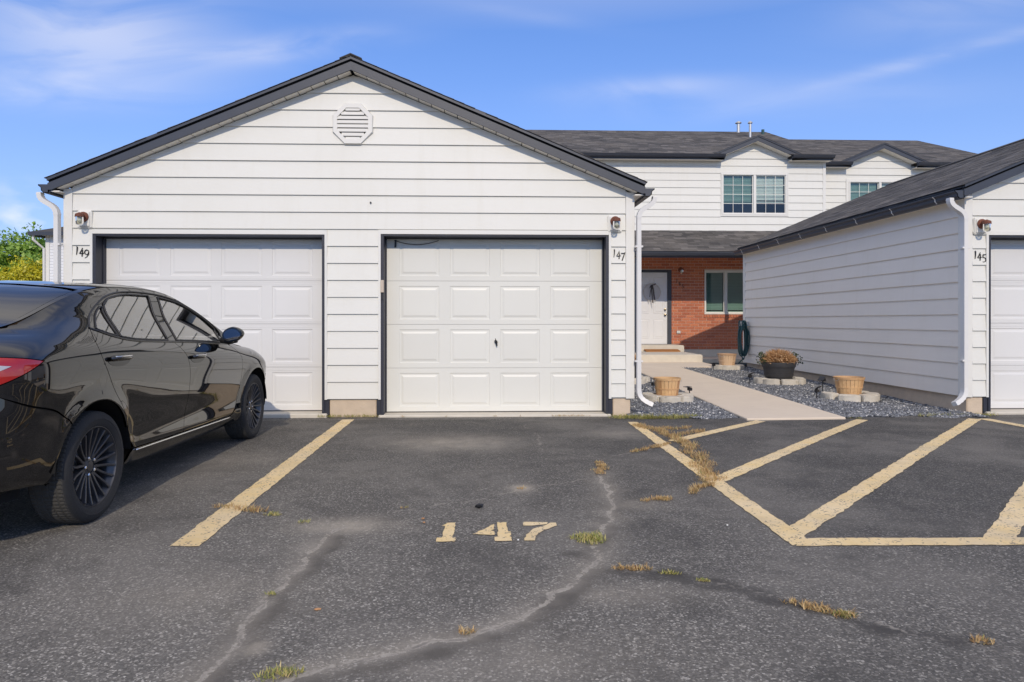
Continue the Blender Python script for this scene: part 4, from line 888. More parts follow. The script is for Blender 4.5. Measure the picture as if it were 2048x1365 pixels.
MB().box(vx0-0.085, vx0, Y2-0.028, Y2, vz0-0.05, vz1+0.05).box(vx1, vx1+0.085, Y2-0.028, Y2, vz0-0.05, vz1+0.05).box(vx0, vx1, Y2-0.028, Y2, vz1, vz1+0.05).build('window_casing', 'white_trim', t2)
window(t2, vx0, vx1, vz0, vz1, Y2, (3, 4), (4.5, 4.9))
dormer(t2, wall2, 12.0, 0.985, 6.40, Y2, Y2-0.29, 5.78, [5.70+P2*i for i in range(4)])
for a, b in ((9.99, 11.0), (13.0, 16.3)): eave(t2, a, b, Y2, Y2-0.29, 5.68)
slope_roof(t2, 9.99, 16.05, Y2-0.33, 5.83, 24.5, 7.74, cut=(11.01, 12.99, Y2+0.10))
MB().prism([(Y2-0.33, 5.80), (24.5, 7.71), (29, 5.83), (29, 5.70), (24.5, 7.58), (Y2-0.33, 5.68)], 'x', 16.05, 16.08).build('rake_fascia', 'navy_paint', t2)
MB().prism([(24.5, 7.66), (29, 5.75), (29, 5.80), (24.5, 7.73)], 'x', 9.99, 16.05).build('rear_roof', 'shingle', t2)
for o in (t1, t2):
    for c_ in o.children: c_.matrix_parent_inverse = Matrix.Translation(-Vector(o.location))
# ------------------------------------------------------------------ wall lamps and house numbers
def wall_lantern(label, loc, s_=1.0, plate=True):
    o = thing('wall_lantern', label, 'wall lamp', loc, 0, 'jelly jar wall lamps')
    if plate:
        MB().box(-0.086, 0.086, -0.020, 0.010, -0.105, 0.105).build('mounting_block', 'white_trim', o, bevel=0.010, seg=2)
        MB().box(-0.064, 0.064, -0.034, -0.019, -0.085, 0.085).build('inner_block', 'white_trim', o, bevel=0.006)
    y0 = -0.034 if plate else 0.0
    MB().lathe([(0.060, y0+0.002), (0.060, y0-0.012), (0.048, y0-0.026), (0.001, y0-0.030)], 24, (0, 0, 0.025), 'y').build('canopy', 'rust_metal', o, smooth=R(40))
    MB().tube([(0, y0-0.02, 0.030), (0, y0-0.06, 0.036), (0, y0-0.085, 0.034)], [0.030, 0.030, 0.034], 12).build('arm', 'rust_metal', o, smooth=True)
    yc = y0-0.085
    MB().lathe([(0.001, 0.056), (0.030, 0.055), (0.046, 0.046), (0.049, 0.020), (0.049, 0.012), (0.044, 0.012)], 24, (0, yc, 0)).build('cap', 'rust_metal', o, smooth=R(40))
    j = MB().lathe([(0.042, 0.014), (0.043, -0.02), (0.042, -0.060), (0.034, -0.078), (0.018, -0.087), (0.001, -0.088)], 24, (0, yc, 0)).build('glass_jar', 'jar_glass', o, smooth=True, fix=False)
    MB().lathe([(0.040, 0.012), (0.037, -0.058), (0.001, -0.082)], 18, (0, yc, 0)).build('inner_wall', 'jar_glass', j, smooth=True, fix=False)
    MB().lathe([(0.001, 0.03), (0.014, 0.02), (0.014, 0.0), (0.024, -0.022), (0.024, -0.036), (0.012, -0.052), (0.001, -0.056)], 16, (0, yc, 0)).build('bulb', 'blind_white', o, smooth=True)
    o.scale = (s_,)*3; return o
wall_lantern('rusty jelly jar lamp at the far left, nearest the gutter above the car', (-4.68, 8.282, 2.325))
wall_lantern('rusty jelly jar lamp on the middle garage front, right of the pale door', (1.655, 8.282, 2.305))
wall_lantern('rusty jelly jar lamp on a white block on the right garage', (6.225, 8.282, 2.295))
wall_lantern('dark jelly jar lamp on the brick wall beside the front door', (5.72, 19.195, 2.54), 1.15, False)
DIG = {'1': [([(0.06, 1.0), (0.13, 0.90), (0.11, 0.5), (0.04, 0.0)], [0.05, 0.13, 0.11, 0.07])],
       '4': [([(0.40, 1.0), (0.24, 0.66), (0.02, 0.34), (0.20, 0.33), (0.62, 0.40)], [0.05, 0.09, 0.11, 0.10, 0.06]), ([(0.42, 0.80), (0.40, 0.4), (0.34, -0.02)], [0.06, 0.11, 0.12])],
       '7': [([(0.02, 0.82), (0.10, 0.90), (0.36, 0.88), (0.58, 0.99)], [0.05, 0.10, 0.10, 0.06]), ([(0.56, 0.98), (0.40, 0.60), (0.28, 0.30), (0.16, -0.02)], [0.07, 0.11, 0.13, 0.13])],
       '9': [(arc(0.32, 0.70, 0.26, 0.27, 20, 360, 16), [0.09]*17), ([(0.57, 0.74), (0.55, 0.42), (0.36, 0.16), (0.10, 0.0)], [0.11, 0.11, 0.09, 0.06])],
       '5': [([(0.60, 0.98), (0.44, 0.92), (0.20, 0.94)], [0.06, 0.10, 0.09]), ([(0.20, 0.94), (0.17, 0.56)], [0.09, 0.08]), (arc(0.26, 0.29, 0.32, 0.28, 112, -120, 14), [0.08]*5+[0.13]*5+[0.08]*5)]}
def house_number(txt, label, loc, h, dx, dz, mat='black_iron'):
    o = thing('house_number', label, 'house number', loc, 0)
    for i, ch in enumerate(txt):
        mb = MB()
        for pts, w in DIG[ch]:
            r_ = ribbon([((p[0])*h*0.9, p[1]*h) for p in pts], [q*h for q in w], 0.008); mb.add(r_.v, r_.f)
        d = mb.build('digit', mat, o); d.location = ((0, 0.68*dx, 1.72*dx)[i], 0, -dz*i)
    return o
house_number('149', 'black house number on the leftmost strip of clapboard above the car', (-4.785, 8.284, 1.905), 0.102, 0.054, 0.020)
house_number('147', 'black house number beside the right downspout of the left garage', (1.642, 8.284, 1.895), 0.100, 0.052, 0.020)
house_number('145', 'black house number on the garage at the right edge', (6.160, 8.284, 1.890), 0.100, 0.052, 0.020)
house_number('145', 'dark house number slanting down the brick wall by the front door', (5.60, 19.188, 2.19), 0.115, 0.085, 0.075)

# ------------------------------------------------------------------ entry things
o = thing('door_wreath', 'pale round wreath with a dark ribbon hanging on the front door', 'wreath', (4.90, 19.20, 1.93))
MB().tube([(0.245*math.cos(a), 0.004*math.sin(a*7), 0.245*math.sin(a)) for a in [2*PI*i/48 for i in range(49)]], [0.010+0.003*math.sin(i*2.3) for i in range(49)], 7, cap=False).build('hoop', 'wreath_cane', o, smooth=True)
MB().lathe([(0.001, 0.012), (0.12, 0.006), (0.20, 0.010), (0.238, 0.020)], 30, (0, 0, 0), 'y').build('woven_disc', 'ribbon_white', o, smooth=True)
fb = MB()
for i in range(260):
    a = random.uniform(0, 2*PI); r_ = random.uniform(0.03, 0.24); L = random.uniform(0.05, 0.12); d = a+random.uniform(-1.2, 1.2); w = 0.004
    p = (r_*math.cos(a), -0.004-random.random()*0.02, r_*math.sin(a)); q = (p[0]+L*math.cos(d), p[1]-0.012, p[2]+L*math.sin(d)); fb.add([(p[0]-w, p[1], p[2]), (p[0]+w, p[1], p[2]+w), q], [(0, 1, 2)], random.random())
tag(fb.build('straw', 'ribbon_white', o, fix=False), kind='stuff')
bow = MB()
for (pts, w) in (([(0.0, 0.20), (-0.05, 0.17), (-0.075, 0.12), (-0.02, 0.16)], 0.03), ([(0.0, 0.20), (0.06, 0.21), (0.10, 0.24)], 0.035), ([(0, 0.19), (0.03, 0.08), (0.045, -0.05), (0.07, -0.22)], 0.045), ([(0, 0.19), (-0.02, 0.05), (0.0, -0.10), (0.015, -0.30)], 0.03), ([(0, 0.19), (-0.05, 0.02), (-0.07, -0.14)], 0.02)):
    r_ = ribbon(pts, w, 0.006); bow.add([(v[0], v[1]-0.03, v[2]) for v in r_.v], r_.f)
bow.build('ribbon', 'ribbon_dark', o)
tail = MB()
for (pts, w) in (([(-0.06, -0.10), (-0.10, -0.20), (-0.09, -0.30)], 0.018), ([(0.02, -0.14), (0.06, -0.27), (0.11, -0.20), (0.10, -0.10)], 0.02), ([(0.0, -0.12), (-0.02, -0.28), (0.02, -0.42)], 0.018)):
    r_ = ribbon(pts, w, 0.004); tail.add([(v[0], v[1]-0.022, v[2]) for v in r_.v], r_.f)
tail.build('ribbon_end', 'ribbon_white', o)
o = thing('door_mat', 'brown fibre mat leaning against the upper concrete step', 'door mat', (4.95, 18.30, 0.293))
MB().add([(-0.50, -0.28, 0.0), (0.42, -0.28, 0.0), (0.42, -0.02, 0.03), (-0.50, -0.02, 0.03), (-0.50, -0.28, 0.022), (0.42, -0.28, 0.022), (0.42, -0.02, 0.06), (-0.50, -0.02, 0.06)], [(0,3,2,1),(4,5,6,7),(0,1,5,4),(1,2,6,5),(2,3,7,6),(3,0,4,7)]).build('mat', 'mat_fibre', o)
o = thing('outlet_box', 'small grey electrical outlet low on the brick wall', 'outlet', (5.66, 19.188, 0.80))
MB().box(-0.055, 0.055, -0.018, 0, -0.045, 0.045).build('cover_plate', 'galvanised', o, bevel=0.006)
for sx in (-0.026, 0.026): MB().box(sx-0.018, sx+0.018, -0.024, -0.017, -0.028, 0.028).build('flap', 'white_trim', o, bevel=0.004)
# hose on its hanger at the far corner of the right garage
o = thing('garden_hose', 'coiled dark green garden hose hanging at the far end of the right garage', 'hose', (5.90, 15.12, 0.2))
MB().box(-0.04, 0.14, -0.05, 0.06, 0.80, 0.90).tube([(0.0, -0.10, 0.86), (0.0, 0.0, 0.88), (0.10, 0.03, 0.88)], 0.018, 8).build('hanger', 'galvanised', o, bevel=0.006)
for i in range(11):
    a0 = random.uniform(0.86, 1.1); cxh = random.uniform(-0.05, 0.05); zb = random.uniform(0.0, 0.16); hw_ = random.uniform(0.03, 0.105); yo = -0.10+0.015*i
    pts = []
    for j in range(33):
        a = 2*PI*j/32; zz = 0.44*math.cos(a); pts.append((cxh+hw_*math.sin(a)*(1.0-0.35*(zz > 0.2)), yo+0.02*math.sin(3*a+i), 0.48+zb*0.5+zz*(0.98-zb)))
    MB().tube(pts, 0.0135, 7, cap=False).build('coil', 'hose_green', o, smooth=True)
MB().tube([(-0.02, -0.08, 0.06), (-0.10, -0.12, 0.0), (-0.18, -0.16, -0.06), (-0.22, -0.3, -0.10)], 0.0135, 7).build('loose_end', 'hose_green', o, smooth=True)

# ------------------------------------------------------------------ planters along the walk
def zbed(y): return -0.03+max(0, y-8)*0.0145
def edging_block(label, c, ang, rad, w=0.285, h=0.105, d=0.17):
    """rough-faced wedge block, its curved face outwards"""
    x, y = c[0]+rad*math.cos(ang), c[1]+rad*math.sin(ang)
    o_ = bpy.data.objects.new('edging_block', block_mesh(w, h, d)); C.objects.link(o_)
    o_.location = (x, y, zbed(y)-0.012); o_.rotation_euler = (0, 0, ang-PI/2+random.uniform(-0.05, 0.05)); tag(o_, label, 'edging block', 'concrete edging blocks round the planters')
def block_mesh(w, h, d):
    me = bpy.data.meshes.new('edging_block'); bm = bmesh.new()
    pts = [(-w*0.34, -d), (w*0.34, -d), (w*0.5, -d*0.35), (w*0.5, -0.02), (w*0.25, 0.018), (0, 0.024), (-w*0.25, 0.018), (-w*0.5, -0.02), (-w*0.5, -d*0.35)]
    v0 = [bm.verts.new((p[0], p[1], 0)) for p in pts]; v1 = [bm.verts.new((p[0], p[1], h)) for p in pts]; n = len(pts)
    bm.faces.new(v0[::-1]); bm.faces.new(v1)
    for i in range(n): bm.faces.new((v0[i], v0[(i+1) % n], v1[(i+1) % n], v1[i]))
    bmesh.ops.recalc_face_normals(bm, faces=bm.faces); bmesh.ops.bevel(bm, geom=[e for e in bm.edges if e.calc_face_angle(0) > R(40)], offset=0.010, segments=2, affect='EDGES')
    bmesh.ops.triangulate(bm, faces=[f for f in bm.faces if len(f.verts) > 4]); bmesh.ops.subdivide_edges(bm, edges=[e for e in bm.edges if e.calc_length() > 0.06], cuts=2, use_grid_fill=True)
    for v in bm.verts: v.co += Vector((random.gauss(0, 0.0022), random.gauss(0, 0.0030) if v.co.y > -0.05 else 0, random.gauss(0, 0.0018)))
    bm.to_mesh(me); bm.free(); me.materials.append(M['block_stone']); me.polygons.foreach_set('use_smooth', [True]*len(me.polygons)); me.set_sharp_from_angle(angle=R(38)); return me
def ring(c, rad, angs, what):
    names = {0: 'right', 1: 'rear right', 2: 'rear', 3: 'rear left', 4: 'left', 5: 'front left', 6: 'front', 7: 'front right'}; seen = {}
    for a in angs:
        nm = names[int(round(a/45.0)) % 8]; seen[nm] = seen.get(nm, 0)+1
        edging_block('%s grey concrete block of the ring around %s%s' % (nm, what, '' if seen[nm] == 1 else ', the one further along'), c, R(a), rad)
    fl = MB().lathe([(0.001, 0.075), (rad*0.55, 0.068), (rad-0.10, 0.05)], 20, (c[0], c[1], zbed(c[1]))).build('planting_soil', 'soil', None, smooth=True); tag(fl, 'dark soil inside the block ring around '+what, 'soil', kind='stuff')
def basket(label, c, rt, rb, h, mat='basket_wood', z=None):
    o_ = thing('bushel_basket', label, 'basket', (c[0], c[1], (zbed(c[1])+0.062) if z is None else z), random.uniform(0, 1), 'bushel baskets along the walk'); ns = 22
    me = None
    for i in range(ns):
        a = 2*PI*i/ns; w0, w1 = rb*2*PI/ns*0.93, rt*2*PI/ns*0.90
        if me is None:
            s_ = MB().add([(rb, -w0/2, 0), (rb, w0/2, 0), (rt, w1/2, h), (rt, -w1/2, h), (rb-0.004, -w0/2, 0), (rb-0.004, w0/2, 0), (rt-0.004, w1/2, h), (rt-0.004, -w1/2, h)], [(0,1,2,3),(4,7,6,5),(0,4,5,1),(1,5,6,2),(2,6,7,3),(3,7,4,0)]).build('stave', mat, o_); me = s_.data
        else: s_ = mesh_obj('stave', me, None, o_)
        s_.rotation_euler = (0, 0, a)
    band = lambda z0, z1, t: MB().lathe([(rb+(rt-rb)*z0/h+0.001, z0), (rb+(rt-rb)*z0/h+t, z0), (rb+(rt-rb)*z1/h+t, z1), (rb+(rt-rb)*z1/h-0.006, z1), (rb+(rt-rb)*z0/h-0.006, z0)], 32, (0, 0, 0))
    band(h*0.40, h*0.47, 0.008).build('hoop', mat, o_, smooth=R(40)); band(h*0.88, h*1.005, 0.010).build('rim', mat, o_, smooth=R(40)); band(0.004, 0.03, 0.005).build('base_hoop', mat, o_, smooth=R(40))
    MB().lathe([(0.001, 0.012), (rb-0.006, 0.012)], 24, (0, 0, 0)).build('bottom', mat, o_)
    MB().lathe([(0.001, h*0.82), (rt*0.9, h*0.78)], 24, (0, 0, 0)).build('soil_fill', 'soil', o_)
    for sx in (-1, 1): MB().tube([(sx*(rt-0.02), -0.05, h*0.95), (sx*(rt+0.012), -0.05, h*0.90), (sx*(rt+0.016), -0.04, h*0.80), (sx*(rt+0.016), 0.04, h*0.80), (sx*(rt+0.012), 0.05, h*0.90), (sx*(rt-0.02), 0.05, h*0.95)], 0.0025, 5).build('handle', 'galvanised', o_)
    return o_
def pot(label, c, rt, rb, h):
    o_ = thing('planter_pot', label, 'pot', (c[0], c[1], zbed(c[1])+0.055), 0, 'black barrel planters')
    MB().lathe([(0.001, 0.0), (rb, 0.0), (rb+0.006, 0.02), (rb+(rt-rb)*0.2, h*0.2), (rb+(rt-rb)*0.2+0.010, h*0.2), (rb+(rt-rb)*0.34+0.010, h*0.34), (rb+(rt-rb)*0.34, h*0.34), (rb+(rt-rb)*0.72, h*0.72), (rb+(rt-rb)*0.72+0.012, h*0.72), (rt+0.012, h*0.97), (rt+0.010, h), (rt-0.02, h), (rt-0.03, h*0.86), (0.001, h*0.86)], 40).build('pot_body', 'pot_plastic', o_, smooth=R(40)); return o_
def dry_plant(label, c, z, rad, hgt, n=3800, leaves=True):
    o_ = thing('dried_plant', label, 'plant', (c[0], c[1], z), 0)
    mb = MB()
    for i in range(n):
        th = random.uniform(0, 2*PI); ph = math.acos(random.uniform(0.02, 1)); r_ = random.uniform(0.55, 1.0)
        tip = Vector((rad*r_*math.sin(ph)*math.cos(th), rad*r_*math.sin(ph)*math.sin(th), hgt*r_*math.cos(ph)+0.02)); tip += Vector((random.gauss(0, .012), random.gauss(0, .012), random.gauss(0, .012)))
        base = tip*random.uniform(0.55, 0.8); s_ = random.uniform(0.002, 0.005); sd = Vector((random.gauss(0, 1), random.gauss(0, 1), random.gauss(0, 1))).normalized()*s_
        t_ = min(1, max(0, random.gauss(0.5, 0.25))); mb.add([base-sd*0.5, base+sd*0.5, tip+sd, tip-sd], [(0, 1, 2, 3)], t_)
        if i % 2: sd2 = sd.cross(tip).normalized()*s_*2.2; mb.add([tip-sd2, tip+sd*2, tip+sd2, tip-sd*2], [(0, 1, 2, 3)], min(1, t_+0.2))
    st = MB()
    for i in range(60):
        th = random.uniform(0, 2*PI); r_ = random.uniform(0, 0.5); st.tube([(0.05*math.cos(th), 0.05*math.sin(th), -0.05), (rad*r_*0.6*math.cos(th), rad*r_*0.6*math.sin(th), hgt*0.3), (rad*r_*math.cos(th), rad*r_*math.sin(th), hgt*0.6)], [0.005, 0.004, 0.002], 4, tone=0.2)
    st.build('stems', 'plant_dry', o_)
    tag(mb.build('seed_heads', 'plant_dry', o_, fix=False), kind='stuff')
    if leaves:
        lf = MB()
        for i in range(150):
            sgn = random.choice((-1, 1)); p = Vector((sgn*random.uniform(0.75, 1.18)*rad, random.uniform(-0.12, 0.12), random.uniform(-0.02, hgt*0.8))); d1 = Vector((random.gauss(0, 1), random.gauss(0, 1), random.gauss(0, 1))).normalized()*0.020; d2 = d1.cross(Vector((random.random(), 1, random.random()))).normalized()*0.011
            lf.add([p-d1, p+d2, p+d1, p-d2], [(0, 1, 2, 3)], random.random())
        for sgn in (-1, 1):
            for i in range(7): lf.tube([(sgn*rad*0.6, random.uniform(-.1, .1), -0.02), (sgn*rad*0.95, random.uniform(-.1, .1), hgt*0.3), (sgn*rad*random.uniform(1.0, 1.15), random.uniform(-.1, .1), hgt*random.uniform(0.1, 0.8))], 0.002, 4, tone=0.3)
        tag(lf.build('leaves', 'plant_leaf', o_, fix=False), kind='stuff')
    return o_
c1 = (2.66, 9.56); ring(c1, 0.34, (-152, -98, -42, 15, 75, 135), 'the basket beside the downspout')
basket('orange-brown bushel basket on blocks beside the left downspout', (c1[0]-0.01, c1[1]-0.02), 0.183, 0.145, 0.262)
c2 = (2.62, 12.1); ring(c2, 0.40, (-120, -62, -8, 48), 'the pot half hidden by the downspout')
pot('black planter pot half hidden behind the left downspout', c2, 0.27, 0.19, 0.32); dry_plant('brown dried plant in the pot behind the left downspout', c2, zbed(c2[1])+0.35, 0.26, 0.20, 1500, False)
c3 = (5.42, 14.75); ring(c3, 0.34, (-150, -100, -48, 5), 'the farthest basket')
basket('small pale bushel basket nearest the brick wall', (c3[0], c3[1]), 0.195, 0.155, 0.27, 'basket_wood_pale')
c4 = (5.28, 11.86); ring(c4, 0.42, (-172, -132, -86, -40, 8), 'the large black pot')
pot('large black barrel pot on blocks along the shaded wall', c4, 0.285, 0.215, 0.315); dry_plant('mounded orange-brown dried plant filling the large black pot', c4, zbed(c4[1])+0.34, 0.325, 0.25)
c5 = (5.33, 9.66); ring(c5, 0.37, (-178, -118, -64, -14, 38), 'the basket nearest the right garage corner')
basket('light wood bushel basket on blocks nearest the right garage corner', (c5[0], c5[1]), 0.200, 0.150, 0.255, 'basket_wood')

def solar_spot(label, loc, rz, tilt=0.0, tall=0.16):
    o_ = thing('solar_spotlight', label, 'solar light', loc, rz, 'small black solar spotlights')
    MB().tube([(0, 0, -0.05), (0, 0, tall)], [0.007, 0.010], 8).build('stake', 'black_plastic', o_)
    MB().box(-0.030, 0.030, -0.05, 0.035, tall, tall+0.055).build('lamp_head', 'black_plastic', o_, bevel=0.008)
    pn = MB().box(-0.085, 0.02, -0.06, 0.06, -0.003, 0.004).build('solar_panel', 'black_plastic', o_); pn.location = (-0.01, 0, tall+0.070); pn.rotation_euler = (0, tilt, 0); o_.scale = (0.8,)*3; return o_
solar_spot('black solar spotlight behind the basket beside the left downspout', (2.66, 10.35, 0.0), 0.2, -0.05)
solar_spot('black solar spotlight at the left edge of the walk', (3.02, 9.70, -0.01), 0.3, -0.05)
solar_spot('black solar spotlight left of the farthest basket', (4.98, 14.35, 0.06), 1.9, 0.3, 0.12)
solar_spot('black solar spotlight left of the large black pot', (4.72, 11.75, 0.02), 2.2, 0.5, 0.14)
solar_spot('black solar spotlight left of the basket near the right garage corner', (4.80, 9.55, -0.01), 2.2, 0.6, 0.14)
solar_spot('black solar spotlight with tilted panel behind the basket near the right garage corner', (5.20, 10.16, 0.0), 0.4, -0.75, 0.26)
# ------------------------------------------------------------------ the black sedan
# body surface: eleven section lines lofted along the length u (0 rear .. 4.64 front); panels are cut from that surface with real gaps
CU = np.array([0, .15, .35, .6, .8, 1.0, 1.25, 1.6, 2.0, 2.4, 2.7, 3.0, 3.25, 3.5, 3.8, 4.1, 4.35, 4.64])
AX_R, AX_F, AZ, ARCH = 0.95, 3.72, 0.316, 0.378
def col(vals): return np.array(vals, float)
CY = [np.full(18, .72), np.full(18, .80), col([.84]*4+[.852]*12+[.84, .83]), col([.86]*4+[.850]*10+[.855]*2+[.85, .84]), col([.868, .868, .87, .876]+[.874]*10+[.872]*2+[.86, .85]),
      col([.86, .862, .868, .876, .882]+[.886]*9+[.882, .87, .85, .83]),
      col([.74, .76, .775, .79, .80, .808, .818, .825, .828, .83, .83, .826, .818, .805, .79, .765, .74, .70]),
      col([.62, .63, .63, .65, .675, .69, .70, .70, .70, .715, .735, .752, .755, .70, .66, .62, .60, .56]),
      col([.45, .46, .48, .55, .60, .605, .60, .585, .58, .585, .61, .665, .71, .60, .50, .46, .44, .40]),
      np.full(18, .27), np.zeros(18)]
z9 = col([1.015, 1.07, 1.10, 1.135, 1.225, 1.312, 1.380, 1.416, 1.424, 1.408, 1.342, 1.235, 1.12, 1.0, .95, .905, .84, .68])
CZ = [col([.33, .32, .31, .27, .24, .22, .21]+[.19]*9+[.20, .22]), col([.35, .34, .33, .29, .26, .24, .23]+[.21]*9+[.22, .24]), col([.43, .42, .41, .38, .36, .34, .32]+[.30]*9+[.31, .33]),
      col([.54, .53, .52, .50, .49, .47, .46]+[.45]*9+[.44, .44]), col([.72, .72, .71, .69, .68, .67, .66]+[.64]*7+[.62, .60, .57, .52]),
      col([.92, .935, .945, .95, .945, .935, .92, .90, .88, .865, .853, .84, .825, .80, .775, .74, .69, .58]),
      col([.98, 1.01, 1.035, 1.06, 1.073, 1.075, 1.055, 1.022, 1.004, .988, .973, .956, .94, .915, .885, .84, .78, .64]),
      col([1.00, 1.045, 1.075, 1.11, 1.155, 1.18, 1.195, 1.20, 1.19, 1.17, 1.13, 1.06, .99, .945, .915, .87, .81, .66]),
      col([1.01, 1.06, 1.09, 1.12, 1.195, 1.27, 1.338, 1.38, 1.390, 1.370, 1.30, 1.175, 1.06, .965, .935, .89, .825, .67]),
      z9, z9+0.009]
def pchip(x, y, q):
    h = np.diff(x); d = np.diff(y)/h; m = np.zeros(len(x)); m[0], m[-1] = d[0], d[-1]
    for i in range(1, len(x)-1):
        if d[i-1]*d[i] > 0: w1, w2 = 2*h[i]+h[i-1], h[i]+2*h[i-1]; m[i] = (w1+w2)/(w1/d[i-1]+w2/d[i])
    i = np.clip(np.searchsorted(x, q)-1, 0, len(x)-2); t = (q-x[i])/h[i]
    return ((1+2*t)*(1-t)**2*y[i]+t*(1-t)**2*h[i]*m[i]+t*t*(3-2*t)*y[i+1]+t*t*(t-1)*h[i]*m[i+1])
ra, rn, fa, fn = 0.55, 2.9, 0.75, 2.5
phi = np.linspace(0.0, PI/2, 60); ur_ = ra*(1-np.cos(phi)**(2/rn)); fr_ = np.sin(phi)**(2/rn)
um = np.linspace(ra, 4.64-fa, 220)[1:-1]; phf = np.linspace(PI/2, 0.0, 50); uf_ = 4.64-fa*(1-np.cos(phf)**(2/fn)); ff_ = np.sin(phf)**(2/fn)
UU = np.concatenate([ur_, um, uf_]); FF = np.concatenate([fr_, np.ones(len(um)), ff_])
seg = np.hypot(np.diff(UU), np.diff(FF*.88)); WW = np.concatenate([[0], np.cumsum(seg)]); WW += 0.55-np.interp(0.55, UU[:len(ur_)], WW[:len(ur_)])
WMIN, WMAX = WW[0], WW[-1]
sm = lambda A: A
def smooth_u(v):                                          # soften station knots along the length
    q = np.linspace(0, 4.64, 930); a = pchip(CU, v, q); kx = np.arange(-30, 31); kk = np.exp(-(kx/13.0)**2); kk /= kk.sum()
    p = np.pad(a, 30, mode='reflect', reflect_type='odd'); return np.interp(UU, q, np.convolve(p, kk, 'valid'))
Yk = np.stack([smooth_u(v) for v in CY])*FF; Zk = np.stack([smooth_u(v) for v in CZ]); NSUB = 9
def catmull(P):                                            # P: 11 x ncol
    out = []
    for i in range(10):
        p0 = P[max(i-1, 0)] if i > 0 else 2*P[0]-P[1]; p1, p2 = P[i], P[i+1]; p3 = P[i+2] if i < 9 else 2*P[10]-P[9]
        for j in range(NSUB):
            t = j/NSUB; out.append(0.5*(2*p1+(p2-p0)*t+(2*p0-5*p1+4*p2-p3)*t*t+(3*p1-p0-3*p2+p3)*t**3))
    out.append(P[10]); return np.stack(out)
# the last section line mirrors across the centre so the roof stays round
Yc, Zc = catmull(Yk), catmull(Zk); Zc = np.maximum.accumulate(Zc[:8*NSUB+1], 0).tolist()+Zc[8*NSUB+1:].tolist(); Zc = np.array(Zc)
Uc = np.repeat(UU[None], Yc.shape[0], 0)
fade_r = np.clip(1-Uc/0.6, 0, 1)**1.5; fade_f = np.clip((Uc-4.0)/0.64, 0, 1)**1.5
Uc = Uc+fade_r*np.interp(Zc, [.30, .42, .60, .72, .80, .92, 1.0, 1.10], [.07, .0, .0, .02, .05, .045, .02, .06])-fade_f*np.interp(Zc, [.2, .35, .55, .65, .8], [.05, 0, 0, .05, .16])
for ax in (AX_R, AX_F):
    dd = np.hypot(Uc-ax, Zc-AZ); Yc = Yc+0.016*np.exp(-((dd-ARCH-0.005)/0.05)**2)*np.clip((0.82-Zc)/0.1, 0, 1)*(Yc > 0.5)
# lookup tables
wg = np.arange(WMIN, WMAX, 0.01); zgrid = np.arange(0.17, 1.42, 0.005); ci = np.interp(wg, WW, np.arange(len(WW))); i0 = np.clip(ci.astype(int), 0, len(WW)-2); ft = ci-i0
SIDE = np.zeros((len(wg), len(zgrid), 3)); K8 = 8*NSUB+1
for a in range(len(wg)):
    zc_ = Zc[:K8, i0[a]]*(1-ft[a])+Zc[:K8, i0[a]+1]*ft[a]; zc_ = zc_+np.arange(K8)*1e-6
    for d_, A in enumerate((Yc, Uc)): SIDE[a, :, d_] = np.interp(zgrid, zc_, A[:K8, i0[a]]*(1-ft[a])+A[:K8, i0[a]+1]*ft[a])
    SIDE[a, :, 2] = zgrid
ug = np.arange(0.0, 4.64, 0.01); yg = np.arange(0.0, 0.84, 0.01); TOP = np.zeros((len(ug), len(yg), 3)); K5 = 5*NSUB
cu = np.interp(ug, UU, np.arange(len(UU))); j0 = np.clip(cu.astype(int), 0, len(UU)-2); fu = cu-j0
for a in range(len(ug)):
    yc_ = (Yc[K5:, j0[a]]*(1-fu[a])+Yc[K5:, j0[a]+1]*fu[a])[::-1]; yc_ = np.maximum.accumulate(yc_)+np.arange(len(yc_))*1e-6
    TOP[a, :, 2] = np.interp(yg, yc_, (Zc[K5:, j0[a]]*(1-fu[a])+Zc[K5:, j0[a]+1]*fu[a])[::-1]); TOP[a, :, 0] = yg; TOP[a, :, 1] = ug[a]
def normals(T):
    n = np.cross(np.gradient(T, axis=0), np.gradient(T, axis=1)); n /= np.maximum(np.linalg.norm(n, axis=2, keepdims=True), 1e-9); return n
NS, NT = normals(SIDE), -normals(TOP)
NS *= np.sign(NS[..., :1].mean()) or 1
if NT[..., 2].mean() < 0: NT = -NT
def blur(A, s0, s1):
    for ax, sg in ((0, s0), (1, s1)):
        n_ = int(3*sg)+1; kk = np.exp(-(np.arange(-n_, n_+1)/sg)**2/2); kk /= kk.sum(); P_ = np.pad(A, [(n_, n_) if q == ax else (0, 0) for q in range(3)], mode='edge')
        A = sum(w_*np.take(P_, range(i, i+A.shape[ax]), axis=ax) for i, w_ in enumerate(kk))
    return A/np.maximum(np.linalg.norm(A, axis=2, keepdims=True), 1e-9)
NSG = blur(NS, 9, 14); NS = blur(NS, 1.6, 2.5); NT = blur(NT, 2.5, 2.0)
def lookup(T, g0, g1, a, b):
    x = np.clip((a-g0[0])/(g0[1]-g0[0]), 0, len(g0)-1.001); y = np.clip((b-g1[0])/(g1[1]-g1[0]), 0, len(g1)-1.001); i, j = x.astype(int), y.astype(int); fx, fy = (x-i)[:, None], (y-j)[:, None]
    return (T[i, j]*(1-fx)+T[i+1, j]*fx)*(1-fy)+(T[i, j+1]*(1-fx)+T[i+1, j+1]*fx)*fy
